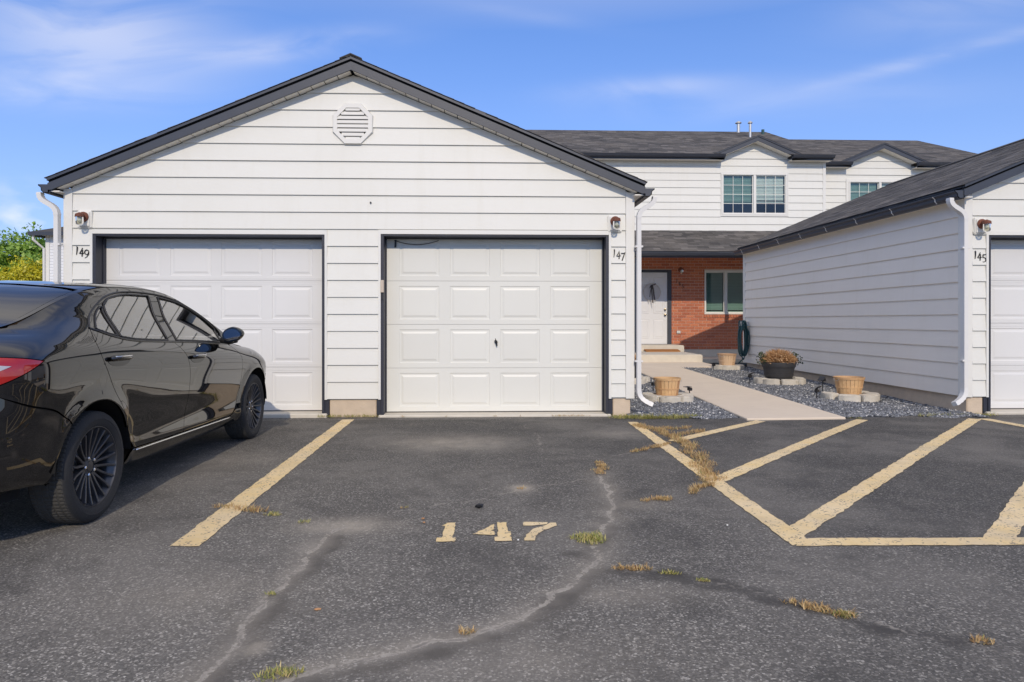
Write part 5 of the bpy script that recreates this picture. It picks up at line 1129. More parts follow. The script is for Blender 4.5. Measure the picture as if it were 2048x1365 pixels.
def spl(pts, n=6):
    P = [np.array(p, float) for p in pts]; out = []
    for i in range(len(P)-1):
        p0 = P[i-1] if i else 2*P[0]-P[1]; p3 = P[i+2] if i+2 < len(P) else 2*P[-1]-P[-2]; p1, p2 = P[i], P[i+1]
        for j in range(n): t = j/n; out.append(tuple(0.5*(2*p1+(p2-p0)*t+(2*p0-5*p1+4*p2-p3)*t*t+(3*p1-p0-3*p2+p3)*t**3)))
    return out+[tuple(P[-1])]
def inside(P, poly):
    x, y = P[:, 0], P[:, 1]; r = np.zeros(len(P), bool); n = len(poly)
    for i in range(n):
        (x0, y0), (x1, y1) = poly[i], poly[(i+1) % n]
        c_ = ((y0 > y) != (y1 > y)); r ^= c_ & (x < (x1-x0)*(y-y0)/((y1-y0) if y1 != y0 else 1e-12)+x0)
    return r
def resample(poly, step):
    out = []
    for a, b in zip(poly, poly[1:]+poly[:1]):
        L = math.dist(a, b)
        if L < 1e-6: continue
        k_ = max(1, int(round(L/step)))
        out += [(a[0]+(b[0]-a[0])*i/k_, a[1]+(b[1]-a[1])*i/k_) for i in range(k_)]
    return out
def inset_poly(poly, d):
    A = sum(p[0]*q[1]-q[0]*p[1] for p, q in zip(poly, poly[1:]+poly[:1])); s_ = 1 if A > 0 else -1; out = []; n = len(poly)
    for i in range(n):
        a, b, c_ = poly[i-1], poly[i], poly[(i+1) % n]; e1 = Vector((b[0]-a[0], b[1]-a[1])); e2 = Vector((c_[0]-b[0], c_[1]-b[1]))
        if e1.length < 1e-7 or e2.length < 1e-7: out.append(b); continue
        e1.normalize(); e2.normalize(); n1 = Vector((-e1.y, e1.x)); n2 = Vector((-e2.y, e2.x)); m = (n1+n2)
        if m.length < 0.2: out.append(b); continue
        m.normalize(); k_ = d/max(0.4, m.dot(n1)); out.append((b[0]+m.x*k_*s_, b[1]+m.y*k_*s_))
    return out
car = thing('parked_car', 'black four-door sedan parked in front of garage door 149', 'car', (-3.075, 3.07+2.32, ZA))
def panel(name, poly, mat, parent, tab='side', holes=(), step=0.03, inset=0.0025, lift=0.0, skirt=0.014, sides=(1, -1), joined=False, glass=False):
    T, Nn, g0, g1 = (SIDE, NSG if glass else NS, wg, zgrid) if tab == 'side' else (TOP, NT, ug, yg)
    pl = resample([tuple(p) for p in poly], step*0.7); pl = inset_poly(pl, inset) if inset else pl
    hs = [inset_poly(resample([tuple(p) for p in h], step*0.7), -inset) for h in holes]
    P = np.array(pl); gx = np.arange(P[:, 0].min(), P[:, 0].max(), step); gy = np.arange(P[:, 1].min(), P[:, 1].max(), step); Q = np.stack(np.meshgrid(gx, gy), -1).reshape(-1, 2)
    k_ = inside(Q, inset_poly(pl, step*0.45))
    for h in hs: k_ &= ~inside(Q, inset_poly(h, -step*0.45))
    Q = Q[k_]; V2 = [Vector(p) for p in pl]; E = [(i, (i+1) % len(pl)) for i in range(len(pl))]
    for h in hs: o_ = len(V2); V2 += [Vector(p) for p in h]; E += [(o_+i, o_+(i+1) % len(h)) for i in range(len(h))]
    V2 += [Vector(q) for q in Q]; r = delaunay_2d_cdt(V2, E, [], 1 if not hs else 0, 1e-7)
    v = np.array([(p.x, p.y) for p in r[0]]); F = [tuple(f) for f in r[2]]
    cen = np.array([v[list(f)].mean(0) for f in F]); ok = inside(cen, pl)
    for h in hs: ok &= ~inside(cen, h)
    F = [f for f, o_ in zip(F, ok) if o_]
    sgn = np.where(v[:, 1] < 0, -1.0, 1.0) if tab == 'top' else np.ones(len(v)); b_ = np.abs(v[:, 1]) if tab == 'top' else v[:, 1]
    pos = lookup(T, g0, g1, v[:, 0], b_); nr = lookup(Nn, g0, g1, v[:, 0], b_); nr /= np.maximum(np.linalg.norm(nr, axis=1, keepdims=True), 1e-9); pos = pos+nr*lift
    if glass: nr = np.stack([np.ones(len(v)), 0.05*(v[:, 0]-1.9), 0.60+0.45*(v[:, 1]-1.18)], 1); nr /= np.linalg.norm(nr, axis=1, keepdims=True)   # gently bowed pane
    if tab == 'top': pos[:, 0] *= sgn; nr[:, 0] *= sgn
    pos[:, 1] -= 2.32; ecount = {}
    for f in F:
        for a, b in zip(f, f[1:]+f[:1]): ecount[(min(a, b), max(a, b))] = ecount.get((min(a, b), max(a, b)), 0)+1
    bd = [e for e, c_ in ecount.items() if c_ == 1]; objs = []; sets = [(1, -1)] if joined else [(s_,) for s_ in (sides if tab == 'side' else (1,))]
    for ss in sets:
        av, af, an = [], [], []
        for s_ in ss:
            p_ = pos*np.array([s_, 1, 1]); n_ = nr*np.array([s_, 1, 1]); o_ = len(av); av += p_.tolist(); an += n_.tolist()
            for f in F:
                a, b, c_ = p_[f[0]], p_[f[1]], p_[f[2]]
                af.append(tuple(q+o_ for q in (f if np.dot(np.cross(b-a, c_-a), n_[f[0]]) > 0 else f[::-1])))
            if skirt:
                for a, b in bd:
                    o2 = len(av); av += [p_[a].tolist(), p_[b].tolist(), (p_[b]-n_[b]*skirt).tolist(), (p_[a]-n_[a]*skirt).tolist()]
                    fn_ = np.cross(p_[b]-p_[a], n_[a]); fn_ = fn_/max(np.linalg.norm(fn_), 1e-9); an += [fn_.tolist()]*4; af.append((o2, o2+1, o2+2, o2+3))
        me = bpy.data.meshes.new(name); me.from_pydata(av, [], af); me.polygons.foreach_set('use_smooth', [True]*len(af))
        li = np.zeros(len(me.loops), dtype=np.int32); me.loops.foreach_get('vertex_index', li); me.normals_split_custom_set(np.array(an)[li].tolist())
        objs.append(mesh_obj(name, me, mat, parent[0 if ss[0] > 0 else -1] if isinstance(parent, list) else parent))
    return objs
def circ(cx, a0, a1, n=26, r=ARCH): return [(cx+r*math.cos(R(a0+(a1-a0)*i/n)), AZ+r*math.sin(R(a0+(a1-a0)*i/n))) for i in range(n+1)]
rail = lambda u: float(np.interp(u, UU[30:-25], Zc[8*NSUB, 30:-25])); raily = lambda u: float(np.interp(u, UU[30:-25], Yc[8*NSUB, 30:-25]))
belt = spl([(1.045, 1.112), (1.13, 1.086), (1.22, 1.063), (1.38, 1.036), (1.6, 1.020), (2.0, 1.004), (2.4, .988), (2.8, .966), (3.10, .950)])
dtop = spl([(3.13, 1.045), (3.06, 1.095), (2.9, 1.178), (2.7, 1.260), (2.5, 1.316), (2.3, 1.346), (2.1, 1.358), (1.9, 1.360), (1.76, 1.356), (1.6, 1.342), (1.44, 1.310), (1.3, 1.255), (1.15, 1.175), (1.045, 1.112)])
rd = spl([(1.045, 1.112), (1.0, 1.06), (.975, 1.0), (.985, .93), (1.05, .83), (1.14, .71), (1.235, .60), (1.300, .50), (1.335, .40), (1.40, .338)])
bs = spl([(2.03, 1.003), (2.13, .90), (2.19, .76), (2.195, .575), (2.15, .36), (2.14, .325)])
fs_ = spl([(3.10, .950), (3.22, .90), (3.315, .81), (3.335, .66), (3.305, .476), (3.22, .365), (3.12, .308)])
wb_i = min(range(len(belt)), key=lambda i: abs(belt[i][0]-2.03))
rear_door = panel('rear_door', belt[:wb_i]+bs+[(1.75, .330), (1.40, .338)]+rd[::-1][1:-1], 'car_paint', car, step=0.022)
front_door = panel('front_door', bs[::-1]+belt[wb_i+1:]+fs_[1:]+[(2.6, .318)], 'car_paint', car, step=0.022)
dlo = belt[:-1]+[(3.10, .952), (3.125, .985)]+dtop[:-1]
g1_ = spl([(1.105, 1.106), (1.2, 1.078), (1.290, 1.062)])+[(1.355, 1.245)]+spl([(1.345, 1.250), (1.25, 1.200), (1.105, 1.106)])[1:-1]
g2_ = spl([(1.325, 1.056), (1.5, 1.037), (1.75, 1.024), (1.955, 1.016)])+[(2.055, 1.338)]+spl([(2.05, 1.340), (1.76, 1.338), (1.6, 1.324), (1.47, 1.300), (1.388, 1.264)])
g3_ = spl([(2.10, 1.011), (2.4, .999), (2.8, .979), (3.0, .968)])+[(3.03, 1.085)]+spl([(3.02, 1.092), (2.85, 1.180), (2.65, 1.258), (2.45, 1.308), (2.20, 1.334)])
fr = panel('window_frame', dlo, 'car_paint', car, holes=(g1_, g2_, g3_), step=0.025, lift=-0.002, inset=0.003)
for nm, gg in (('quarter_glass', g1_), ('rear_side_glass', g2_), ('front_side_glass', g3_)): panel(nm, gg, 'car_glass', car, lift=-0.005, inset=-0.004, skirt=0, step=0.03, glass=True)
for gg in (g1_, g2_, g3_, dlo):
    gg = resample([tuple(q) for q in gg], 0.03); p_ = lookup(SIDE, wg, zgrid, np.array([q[0] for q in gg]), np.array([q[1] for q in gg]))
    for s_ in (1, -1): MB().tube([(s_*(a[0]+0.0005), a[1]-2.32, a[2]) for a in list(p_)+[p_[0]]], 0.0065 if gg is not dlo else 0.005, 6, cap=False).build('window_seal', 'black_plastic', car, smooth=True)
# slim chrome-dark strip along the belt
for s_ in (1, -1):
    p_ = lookup(SIDE, wg, zgrid, np.array([q[0] for q in belt]), np.array([q[1] for q in belt])); MB().tube([(s_*(a[0]+0.003), a[1]-2.32, a[2]-0.004) for a in p_], 0.0055, 6).build('belt_strip', 'gloss_black', car, smooth=True)
tail = spl([(.47, .952), (.33, .972), (.15, .985), (-.10, .985), (-.22, .965)])+spl([(-.24, .90), (-.16, .80), (.0, .778), (.13, .820), (.25, .862), (.36, .905), (.47, .952)])[:-1]
wof = lambda u: float(np.interp(u, UU, WW)); qt = [(wof(u), rail(u)-0.001) for u in (0.13, 0.18, 0.24, 0.31, 0.38, 0.45, 0.52, 0.59, 0.66)]
quarter = rd[:-12]+circ(AX_R, 26, 133)+spl([(.665, .625), (.55, .69), (.36, .738), (.13, .818)])+spl([(.13, .820), (.25, .862), (.36, .905), (.47, .952)])[1:]+spl([(.47, .952), (.33, .972), (.15, .985)])[1:]+[(.06, 1.0)]+qt
quarter += [(u, rail(u)) for u in np.arange(0.70, 3.24, 0.04)]+[(3.24, 1.045), (3.18, .97), (3.11, .952)]+dtop[:-1]
panel('quarter_panel', quarter, 'car_paint', car, step=0.022)
panel('tail_lamp', tail, 'lamp_red', car, step=0.02, lift=0.002, inset=0.003)
tin = spl([(.27, .935), (.12, .950), (-.08, .95), (-.14, .93)])+spl([(-.12, .885), (.0, .872), (.12, .885), (.27, .935)])[:-1]
panel('reverse_lens', tin, 'lamp_clear', car, step=0.02, lift=0.004, inset=0, skirt=0.003)
rb = [(WMIN, .338), (-.3, .335), (.1, .330), (.42, .315), (.585, .300)]+circ(AX_R, 183, 134, 14)+spl([(.665, .622), (.55, .685), (.36, .733), (.13, .814), (.0, .772), (-.16, .794), (-.22, .80), (WMIN, .80)])
panel('rear_bumper', rb, 'car_paint', car, step=0.025, joined=True)
panel('trunk_lid', [(WMIN, .805), (-.22, .805), (-.165, .805), (-.245, .90), (-.225, .968), (-.10, .99), (.08, 1.0), (.05, 1.012), (-.1, 1.004), (WMIN, .99)], 'car_paint', car, step=0.025, joined=True)
ys_ = lookup(SIDE, wg, zgrid, np.array([q[0] for q in qt]), np.array([q[1] for q in qt])); lid = [(float(a[1]), float(a[0])-0.005) for a in ys_]; lid = [(0.035, 0.20), (0.06, 0.30)]+lid[:-1]
both = lambda half: [(u, y) for u, y in half]+[(u, -y) for u, y in half[::-1]]
panel('trunk_top', both(lid+[(.60, .50)]), 'car_paint', car, tab='top', step=0.03)
gl_edge = [(u, raily(u)-0.022) for u in np.arange(0.62, 1.26, 0.04)]
panel('rear_window', both(gl_edge), 'car_glass_rear', car, tab='top', step=0.035, skirt=0.004, lift=-0.002)
panel('roof', both([(1.262, .30), (1.262, .565)]+[(u, raily(u)-0.002) for u in np.arange(1.28, 2.5, 0.05)]+[(2.52, .50), (2.535, .25)]), 'car_paint', car, tab='top', step=0.035)
ws_edge = spl([(2.545, .535), (2.8, .60), (3.05, .665), (3.26, .69)])
panel('windscreen', both(ws_edge+[(3.40, .55), (3.47, .3)]), 'car_glass', car, tab='top', step=0.035, skirt=0.004, lift=-0.002)
panel('hood', both([(3.485, .30), (3.42, .56), (3.34, .69)]+[(3.6, .705), (3.9, .68), (4.15, .64), (4.35, .56), (4.45, .40), (4.47, .2)]), 'car_paint', car, tab='top', step=0.04)
for s_ in (1, -1):
    cp = [(.60, raily(.60)-0.022), (.66, raily(.66)-0.022)]+gl_edge[3:]+[(1.27, raily(1.27)-0.022)]+[(u, raily(u)+0.006) for u in np.arange(1.29, 0.60, -0.04)]
    ap = [(u, raily(u)+0.005) for u in np.arange(2.5, 3.22, 0.04)]+[(3.29, .72), (3.29, .70)]+ws_edge[::-1]
    for nm, pl in (('rear_pillar', cp), ('front_pillar', ap)): panel(nm, [(u, y*s_) for u, y in pl], 'car_paint', car, tab='top', step=0.02, inset=0.001, lift=-0.0008, skirt=0.006)
fend = fs_[2:-8]+circ(AX_F, 168, 40)+[(4.08, .60), (4.2, .66), (4.28, .70)]+spl([(4.25, .76), (4.0, .845), (3.7, .895), (3.4, .925), (3.20, .955)])
panel('front_fender', fend, 'car_paint', car, step=0.022)
panel('front_bumper', circ(AX_F, 38, -14, 14)+[(4.3, .22), (4.8, .23), (WMAX-0.001, .24), (WMAX-0.001, .60), (4.9, .60), (4.6, .61), (4.3, .62), (4.14, .60)], 'car_paint', car, step=0.04, joined=True)
panel('headlamp', [(4.20, .645), (4.5, .61), (4.75, .61), (4.72, .665), (4.45, .715), (4.29, .715)], 'lamp_clear', car, step=0.03)
panel('grille', [(4.78, .52), (WMAX-0.001, .51), (WMAX-0.001, .66), (4.78, .655)], 'black_plastic', car, step=0.04, lift=0.003, joined=True)
panel('rocker_panel', [(1.37, .335), (1.75, .327), (2.6, .315), (3.12, .304), (3.24, .35), (3.335, .35), (3.352, .24), (3.1, .215), (1.8, .215), (1.30, .25), (1.325, .32)], 'car_paint', car, step=0.025)
for s_ in (1, -1):
    p_ = lookup(SIDE, wg, zgrid, np.linspace(1.42, 3.10, 40), np.linspace(.325, .297, 40)); MB().tube([(s_*(a[0]+0.004), a[1]-2.32, a[2]-0.004) for a in p_], 0.006, 6).build('sill_strip', 'chrome', car, smooth=True)
# dark inner body behind the gaps, with the wheel openings left free
ib = MB(); wi = np.arange(WMIN+0.01, WMAX-0.01, 0.045); zi = np.concatenate([np.arange(0.24, 0.96, 0.045), [0.96]])
A, B = np.meshgrid(wi, zi, indexing='ij'); pp = lookup(SIDE, wg, zgrid, A.ravel(), B.ravel())-0.024*lookup(NS, wg, zgrid, A.ravel(), B.ravel()); pp[:, 1] -= 2.32
for s_ in (1, -1):
    vs_ = pp*np.array([s_, 1, 1]); nz = len(zi); fs2 = []
    for i in range(len(wi)-1):
        for j in range(nz-1):
            if any(math.hypot(pp[i*nz+j, 1]+2.32-ax, zi[j]-AZ) < ARCH+0.06 for ax in (AX_R, AX_F)): continue
            fs2.append((i*nz+j, (i+1)*nz+j, (i+1)*nz+j+1, i*nz+j+1))
    ib.add(vs_.tolist(), fs2)
ib.box(-0.70, 0.70, -1.2, 1.3, 0.22, 0.30).box(-0.5, 0.5, -2.1, 2.0, 0.26, 0.34)
ib.build('inner_body', 'under_black', car, fix=False)
for ax in (AX_R, AX_F):
    for s_ in (1, -1):
        lin = MB(); n_ = 30; a0, a1 = 4, 174
        ring_ = [(r_*math.cos(R(a0+(a1-a0)*i/n_)), r_*math.sin(R(a0+(a1-a0)*i/n_))) for r_ in (ARCH+0.012,) for i in range(n_+1)]
        vs_ = [(s_*x_, ax-2.32+p[0], AZ+p[1]) for x_ in (0.868, 0.56) for p in ring_]+[(s_*0.56, ax-2.32, AZ)]
        fs2 = [(i, i+1, n_+1+i+1, n_+1+i) for i in range(n_)]+[(n_+1+i, n_+1+i+1, 2*(n_+1)) for i in range(n_)]
        lin.add(vs_, fs2).build('wheel_arch_liner', 'under_black', car, fix=False)
# door handles
for door, uc, zc_ in ((rear_door, 1.165, .912), (front_door, 2.325, .862)):
    for di, s_ in ((0, 1), (1, -1)):
        el = [(uc+0.135*math.cos(a)*(1.0), zc_+0.046*math.sin(a)*(1.0 if math.sin(a) < 0 else 0.55)+0.012) for a in [2*PI*i/28 for i in range(28)]]
        cup = panel('handle_cup', el, 'gloss_black', door[di], step=0.02, lift=0.0015, inset=0, skirt=0.001, sides=(s_,))[0]
        uu = np.linspace(uc-0.118, uc+0.118, 13); zz = zc_+0.018+0.0*uu; p_ = lookup(SIDE, wg, zgrid, uu, zz); bow = 0.012+0.022*np.sin(np.linspace(0, PI, 13))
        MB().tube([(s_*(a[0]+b), a[1]-2.32, a[2]) for a, b in zip(p_, bow)], [0.010]+[0.017]*11+[0.010], 10).build('handle', 'car_paint', door[di], smooth=True)
        MB().tube([(s_*(a[0]+b+0.013), a[1]-2.32, a[2]+0.010) for a, b in list(zip(p_, bow))[1:-1]], 0.0045, 6).build('handle_trim', 'chrome', door[di], smooth=True)
# mirrors
for s_ in (1, -1):
    bm = bmesh.new(); bmesh.ops.create_uvsphere(bm, u_segments=28, v_segments=18, radius=1)
    for v in bm.verts:
        x_, y_, z_ = v.co; f_ = 1.0-0.25*max(0, x_); y2 = -0.035 if y_ < -0.35 else y_*0.10*(1.0-0.3*max(0, x_)); v.co = (x_*0.092, y2, z_*0.070*f_+0.010*x_)
    me = bpy.data.meshes.new('mirror'); bm.to_mesh(me); bm.free(); me.shade_smooth(); me.set_sharp_from_angle(angle=R(50)); mo = mesh_obj('mirror', me, 'car_paint', car, (s_*0.955, 2.90-2.32, 1.035)); mo.scale = (s_, 1, 1)
    MB().lathe([(0.001, -0.0385), (0.9, -0.0385)], 24, (0, 0, 0), 'y').build('mirror_glass', 'mirror_dark', mo).scale = (0.078, 1, 0.055)
    MB().tube([(-0.11, 0.03, -0.045), (-0.04, 0.01, -0.06), (0.03, 0.0, -0.05)], [0.03, 0.026, 0.02], 8).build('mirror_arm', 'black_plastic', mo, smooth=True)
# cabin
def cushion(name, x0, x1, y0, y1, z0, z1, tilt=0.0, mat='seat_tan'):
    o_ = MB().box(-(x1-x0)/2, (x1-x0)/2, -(y1-y0)/2, (y1-y0)/2, -(z1-z0)/2, (z1-z0)/2).build(name, mat, car, smooth=R(50), bevel=0.05, seg=3); o_.location = ((x0+x1)/2, (y0+y1)/2-2.32, (z0+z1)/2); o_.rotation_euler = (tilt, 0, 0); return o_
for sx in (-0.40, 0.40):
    b_ = cushion('seat_back', sx-0.24, sx+0.24, 1.98, 2.12, 0.55, 1.12, 0.28); cushion('seat_base', sx-0.25, sx+0.25, 2.05, 2.58, 0.42, 0.58); h_ = cushion('headrest', sx-0.13, sx+0.13, 1.86, 1.95, 1.12, 1.30, 0.2)
cushion('rear_seat_back', -0.62, 0.62, 1.06, 1.22, 0.55, 1.10, 0.3); cushion('rear_seat_base', -0.62, 0.62, 1.15, 1.70, 0.42, 0.58)
for sx in (-0.42, 0.42): cushion('headrest', sx-0.13, sx+0.13, 0.95, 1.04, 1.09, 1.24, 0.2)
cushion('parcel_shelf', -0.62, 0.62, 0.60, 1.02, 1.0, 1.04, 0, 'interior_grey'); cushion('dashboard', -0.66, 0.66, 2.95, 3.35, 0.70, 0.98, 0, 'interior_grey'); cushion('cabin_floor', -0.66, 0.66, 1.1, 3.2, 0.33, 0.40, 0, 'interior_grey')
MB().tube([(0.40*-1+0.18*math.cos(a), 2.80-2.32+0.06*math.sin(a), 0.93+0.17*math.sin(a)) for a in [2*PI*i/28 for i in range(29)]], 0.015, 7, cap=False).build('steering_wheel', 'black_plastic', car, smooth=True)
# wheels
def make_wheel(x, u, s_):
    prof = [(0.150, -0.10), (0.205, -0.095), (0.219, -0.085), (0.219, -0.070), (0.200, -0.050), (0.196, 0.050), (0.205, 0.070), (0.220, 0.086), (0.2245, 0.096), (0.2285, 0.096), (0.230, 0.088)]
    wh = MB().lathe(prof, 64, (0, 0, 0), 'x').build('wheel', 'rim_black', car, smooth=R(35)); wh.location = (x, u-2.32, AZ); wh.rotation_euler = (random.uniform(0, 6), 0, 0 if s_ > 0 else PI)
    ty = MB().lathe([(0.226, 0.086), (0.231, 0.097), (0.246, 0.104), (0.268, 0.1065), (0.270, 0.1085), (0.285, 0.106), (0.300, 0.100), (0.309, 0.092), (0.313, 0.083)], 72, (0, 0, 0), 'x').lathe([(0.217, -0.084), (0.245, -0.104), (0.275, -0.106), (0.300, -0.100), (0.313, -0.083)], 48, (0, 0, 0), 'x').build('tyre', 'tyre', wh, smooth=R(35))
    na = 240; xs = np.array([-.090, -.083, -.064, -.060, -.054, -.050, -.026, -.022, -.016, -.012, .012, .016, .022, .026, .050, .054, .060, .064, .083, .090]); nx_ = len(xs); vs_ = []
    groove = {3, 4, 7, 8, 11, 12, 15, 16}
    for i in range(na):
        a = 2*PI*i/na
        for j, xx in enumerate(xs):
            cut = (j in groove) or (i % 3 == 2 and j not in (0, nx_-1)); skew = 0.010*math.sin(j*0.9)
            rr = (0.3175-0.0022*(abs(xx)/0.09)**4*2)-(0.0045 if cut else 0) if 0 < j < nx_-1 else 0.310
            vs_.append((xx, rr*math.cos(a+skew), rr*math.sin(a+skew)))
    MB().add(vs_, [(i*nx_+j, i*nx_+j+1, ((i+1) % na)*nx_+j+1, ((i+1) % na)*nx_+j) for i in range(na) for j in range(nx_-1)]).build('tread', 'tyre_tread', wh)
    me = None
    for i in range(20):
        pair, sd = i//2, 1 if i % 2 else -1
        if i < 2:
            pts = [(0.046, 0.050, sd*0.004), (0.052, 0.085, sd*0.011), (0.060, 0.120, sd*0.019), (0.072, 0.168, sd*0.028), (0.085, 0.216, sd*0.032)]
            sp = MB().tube([(p[0], p[1]*math.sin(0)+p[2], p[1]) for p in pts], [0.0135, 0.013, 0.012, 0.0115, 0.0115], sec=[(1.0, -0.55), (1.0, 0.55), (-1.1, 0.85), (-1.1, -0.85)], up=(1, 0, 0)).build('spoke', 'rim_black', wh, bevel=0.002); me = me or {}; me[sd] = sp.data
        else: sp = mesh_obj('spoke', me[sd], None, wh)
        sp.rotation_euler = (2*PI*pair/10, 0, 0)
    MB().lathe([(0.060, 0.030), (0.058, 0.050), (0.040, 0.058), (0.032, 0.060), (0.030, 0.064), (0.001, 0.066)], 28, (0, 0, 0), 'x').build('hub_cap', 'rim_black', wh, smooth=R(40))
    ln = None
    for i in range(5):
        if ln is None: l_ = MB().lathe([(0.0105, 0.052), (0.0105, 0.066), (0.006, 0.070), (0.001, 0.070)], 6, (0, 0.049, 0), 'x').build('lug_nut', 'chrome', wh); ln = l_.data
        else: l_ = mesh_obj('lug_nut', ln, None, wh)
        l_.rotation_euler = (2*PI*i/5, 0, 0)
    MB().lathe([(0.001, 0.005), (0.145, 0.005), (0.145, -0.018), (0.001, -0.018)], 40, (0, 0, 0), 'x').build('brake_disc', 'galvanised', wh, smooth=R(35))
    MB().box(-0.03, 0.02, -0.06, 0.06, 0.085, 0.155).build('brake_caliper', 'black_plastic', wh, bevel=0.01)
for u in (AX_R, AX_F):
    make_wheel(0.768, u, 1); make_wheel(-0.768, u, -1)
# ------------------------------------------------------------------ weeds, litter, background
def tuft_mesh(spots, h, n, spread, seed=0):
    """grass blades around each (x, y) spot"""
    rs = random.Random(seed); mb = MB()
    for (x, y, s_) in spots:
        for i in range(int(n*s_)):
            a = rs.uniform(0, 2*PI); r_ = spread*s_*math.sqrt(rs.random()); p = Vector((x+r_*math.cos(a)*1.3, y+r_*math.sin(a)*0.8, ZA+0.002)); L = h*rs.uniform(0.35, 1.1)*(0.6+0.4*s_); d = rs.uniform(0, 2*PI); ln = rs.uniform(0.5, 1.5)
            tip = p+Vector((math.cos(d)*L*math.sin(ln), math.sin(d)*L*math.sin(ln), L*math.cos(ln)*0.9+0.004)); mid = (p+tip)/2+Vector((0, 0, L*0.12)); w = rs.uniform(0.0012, 0.0028); sd = Vector((-math.sin(d), math.cos(d), 0))*w; t_ = min(1, max(0, rs.gauss(0.5, 0.25)))
            mb.add([p-sd, p+sd, mid+sd*0.8, mid-sd*0.8, tip], [(0, 1, 2, 3), (3, 2, 4)], t_)
    return mb
def along(L, step, jit, s0=0.5, s1=1.0):
    out = []
    for a, b in zip(L[:-1], L[1:]):
        k_ = max(1, int(math.dist(a, b)/step))
        for i in range(k_): t = i/k_; out.append((a[0]+(b[0]-a[0])*t+random.gauss(0, jit), a[1]+(b[1]-a[1])*t+random.gauss(0, jit), random.uniform(s0, s1)))
    return out
def weeds(label, spots, mat, h=0.05, n=70, spread=0.045, stuff=False, seed=1):
    mb = tuft_mesh(spots, h*(0.75 if mat == 'grass_green' and not stuff else 1.0), n, spread*1.1, seed); c_ = Vector((sum(s_[0] for s_ in spots)/len(spots), sum(s_[1] for s_ in spots)/len(spots), ZA)); mb.v = [(v[0]-c_.x, v[1]-c_.y, v[2]-c_.z) for v in mb.v]
    o_ = mb.build('dry_weeds' if stuff else 'weed_tuft', mat, None, fix=False); o_.location = c_; return tag(o_, label, 'weeds', None if stuff else 'weed tufts in the asphalt cracks', 'stuff' if stuff else None)
strip = CR([(1275, 850), (1330, 868), (1362, 884), (1392, 912), (1412, 942), (1432, 968)])
weeds('straw-coloured weeds running along the crack beside the hatched area', along(strip, 0.022, 0.030, 0.6, 1.0)+along(CR([(1345, 872), (1400, 862)]), 0.03, 0.03)+along(CR([(1320, 860), (1380, 856)]), 0.03, 0.05), 'grass_dry', 0.055, 36, 0.055, True, 3)
weeds('rusty dry weeds on the crack left of the hatched area line', along(CR([(1262, 905), (1310, 896), (1345, 888)]), 0.03, 0.012, 0.4, 0.8), 'grass_dry', 0.04, 40, 0.035, False, 4)
weeds('rusty dry weeds where the crack meets the hatched area line', along(CR([(1385, 987), (1432, 968)]), 0.02, 0.012, 0.5, 0.9), 'grass_dry', 0.045, 45, 0.035, False, 5)
weeds('small rusty tuft right of the tall crack, the left of two', [(*G(1290, 1003), 0.7), (*G(1294, 1001), 0.5)], 'grass_dry', 0.03, 60, 0.03, False, 6)
weeds('small rusty tuft right of the tall crack, the right of two', [(*G(1318, 1000), 0.8), (*G(1325, 1000), 0.9), (*G(1332, 999), 0.8)], 'grass_dry', 0.035, 90, 0.045, False, 7)
weeds('faint rusty weeds at the top of the tall crack', along(CR([(1197, 926), (1203, 950)]), 0.022, 0.010, 0.5, 0.7), 'grass_dry', 0.03, 60, 0.045, False, 8)
weeds('yellow-green tuft to the right of the painted number 147', [(*G(1168, 1078), 1.0), (*G(1180, 1074), 1.0), (*G(1190, 1080), 0.9), (*G(1180, 1086), 0.9)], 'grass_green', 0.045, 120, 0.055, False, 9)
weeds('rusty dry weeds on the crack just below the yellow-green tuft', along(CR([(1240, 1138), (1300, 1142)]), 0.02, 0.010, 0.5, 0.9), 'grass_dry', 0.035, 50, 0.03, False, 10)
weeds('short green-brown tuft on the crack, second from the left', along(CR([(1332, 1148), (1362, 1149)]), 0.015, 0.006, 0.5, 0.8), 'grass_green', 0.035, 50, 0.03, False, 11)
weeds('thin short tuft on the crack, third from the left', along(CR([(1398, 1163), (1428, 1166)]), 0.015, 0.005, 0.4, 0.6), 'grass_green', 0.03, 45, 0.025, False, 12)
weeds('long rusty weeds ending in green on the crack at lower right', along(CR([(1592, 1208), (1680, 1232)]), 0.018, 0.010, 0.5, 0.9)+[(*G(1690, 1234), 1.0)], 'grass_dry', 0.04, 55, 0.035, False, 13)
weeds('green tuft at the end of the long rusty weeds', [(*G(1692, 1234), 0.8), (*G(1684, 1231), 0.6)], 'grass_green', 0.04, 90, 0.03, False, 14)
weeds('tiny brown tuft near the right edge of the asphalt', [(*G(1966, 1286), 0.7)], 'grass_dry', 0.03, 90, 0.04, False, 15)
weeds('dry tuft growing over the left yellow stall line', along(CR([(442, 1016), (475, 1016)]), 0.03, 0.012, 0.6, 0.9), 'grass_dry', 0.04, 45, 0.04, False, 16)
weeds('dry tuft just right of the left yellow stall line', along(CR([(495, 1022), (528, 1022)]), 0.03, 0.014, 0.6, 1.0), 'grass_dry', 0.05, 50, 0.045, False, 17)
weeds('green tuft right of the dry ones by the left stall line', along(CR([(540, 1031), (568, 1032)]), 0.03, 0.010, 0.6, 0.9), 'grass_green', 0.045, 55, 0.04, False, 18)
weeds('sparse little green tuft above the dusty crack corner', [(*G(607, 1046), 0.7)], 'grass_green', 0.04, 40, 0.04, False, 19)
weeds('tiny yellow tuft on the lower left crack', [(*G(542, 1190), 0.6)], 'grass_green', 0.03, 60, 0.03, False, 20)
weeds('small brown tuft on the lower middle crack', [(*G(932, 1266), 0.7)], 'grass_dry', 0.03, 80, 0.035, False, 21)
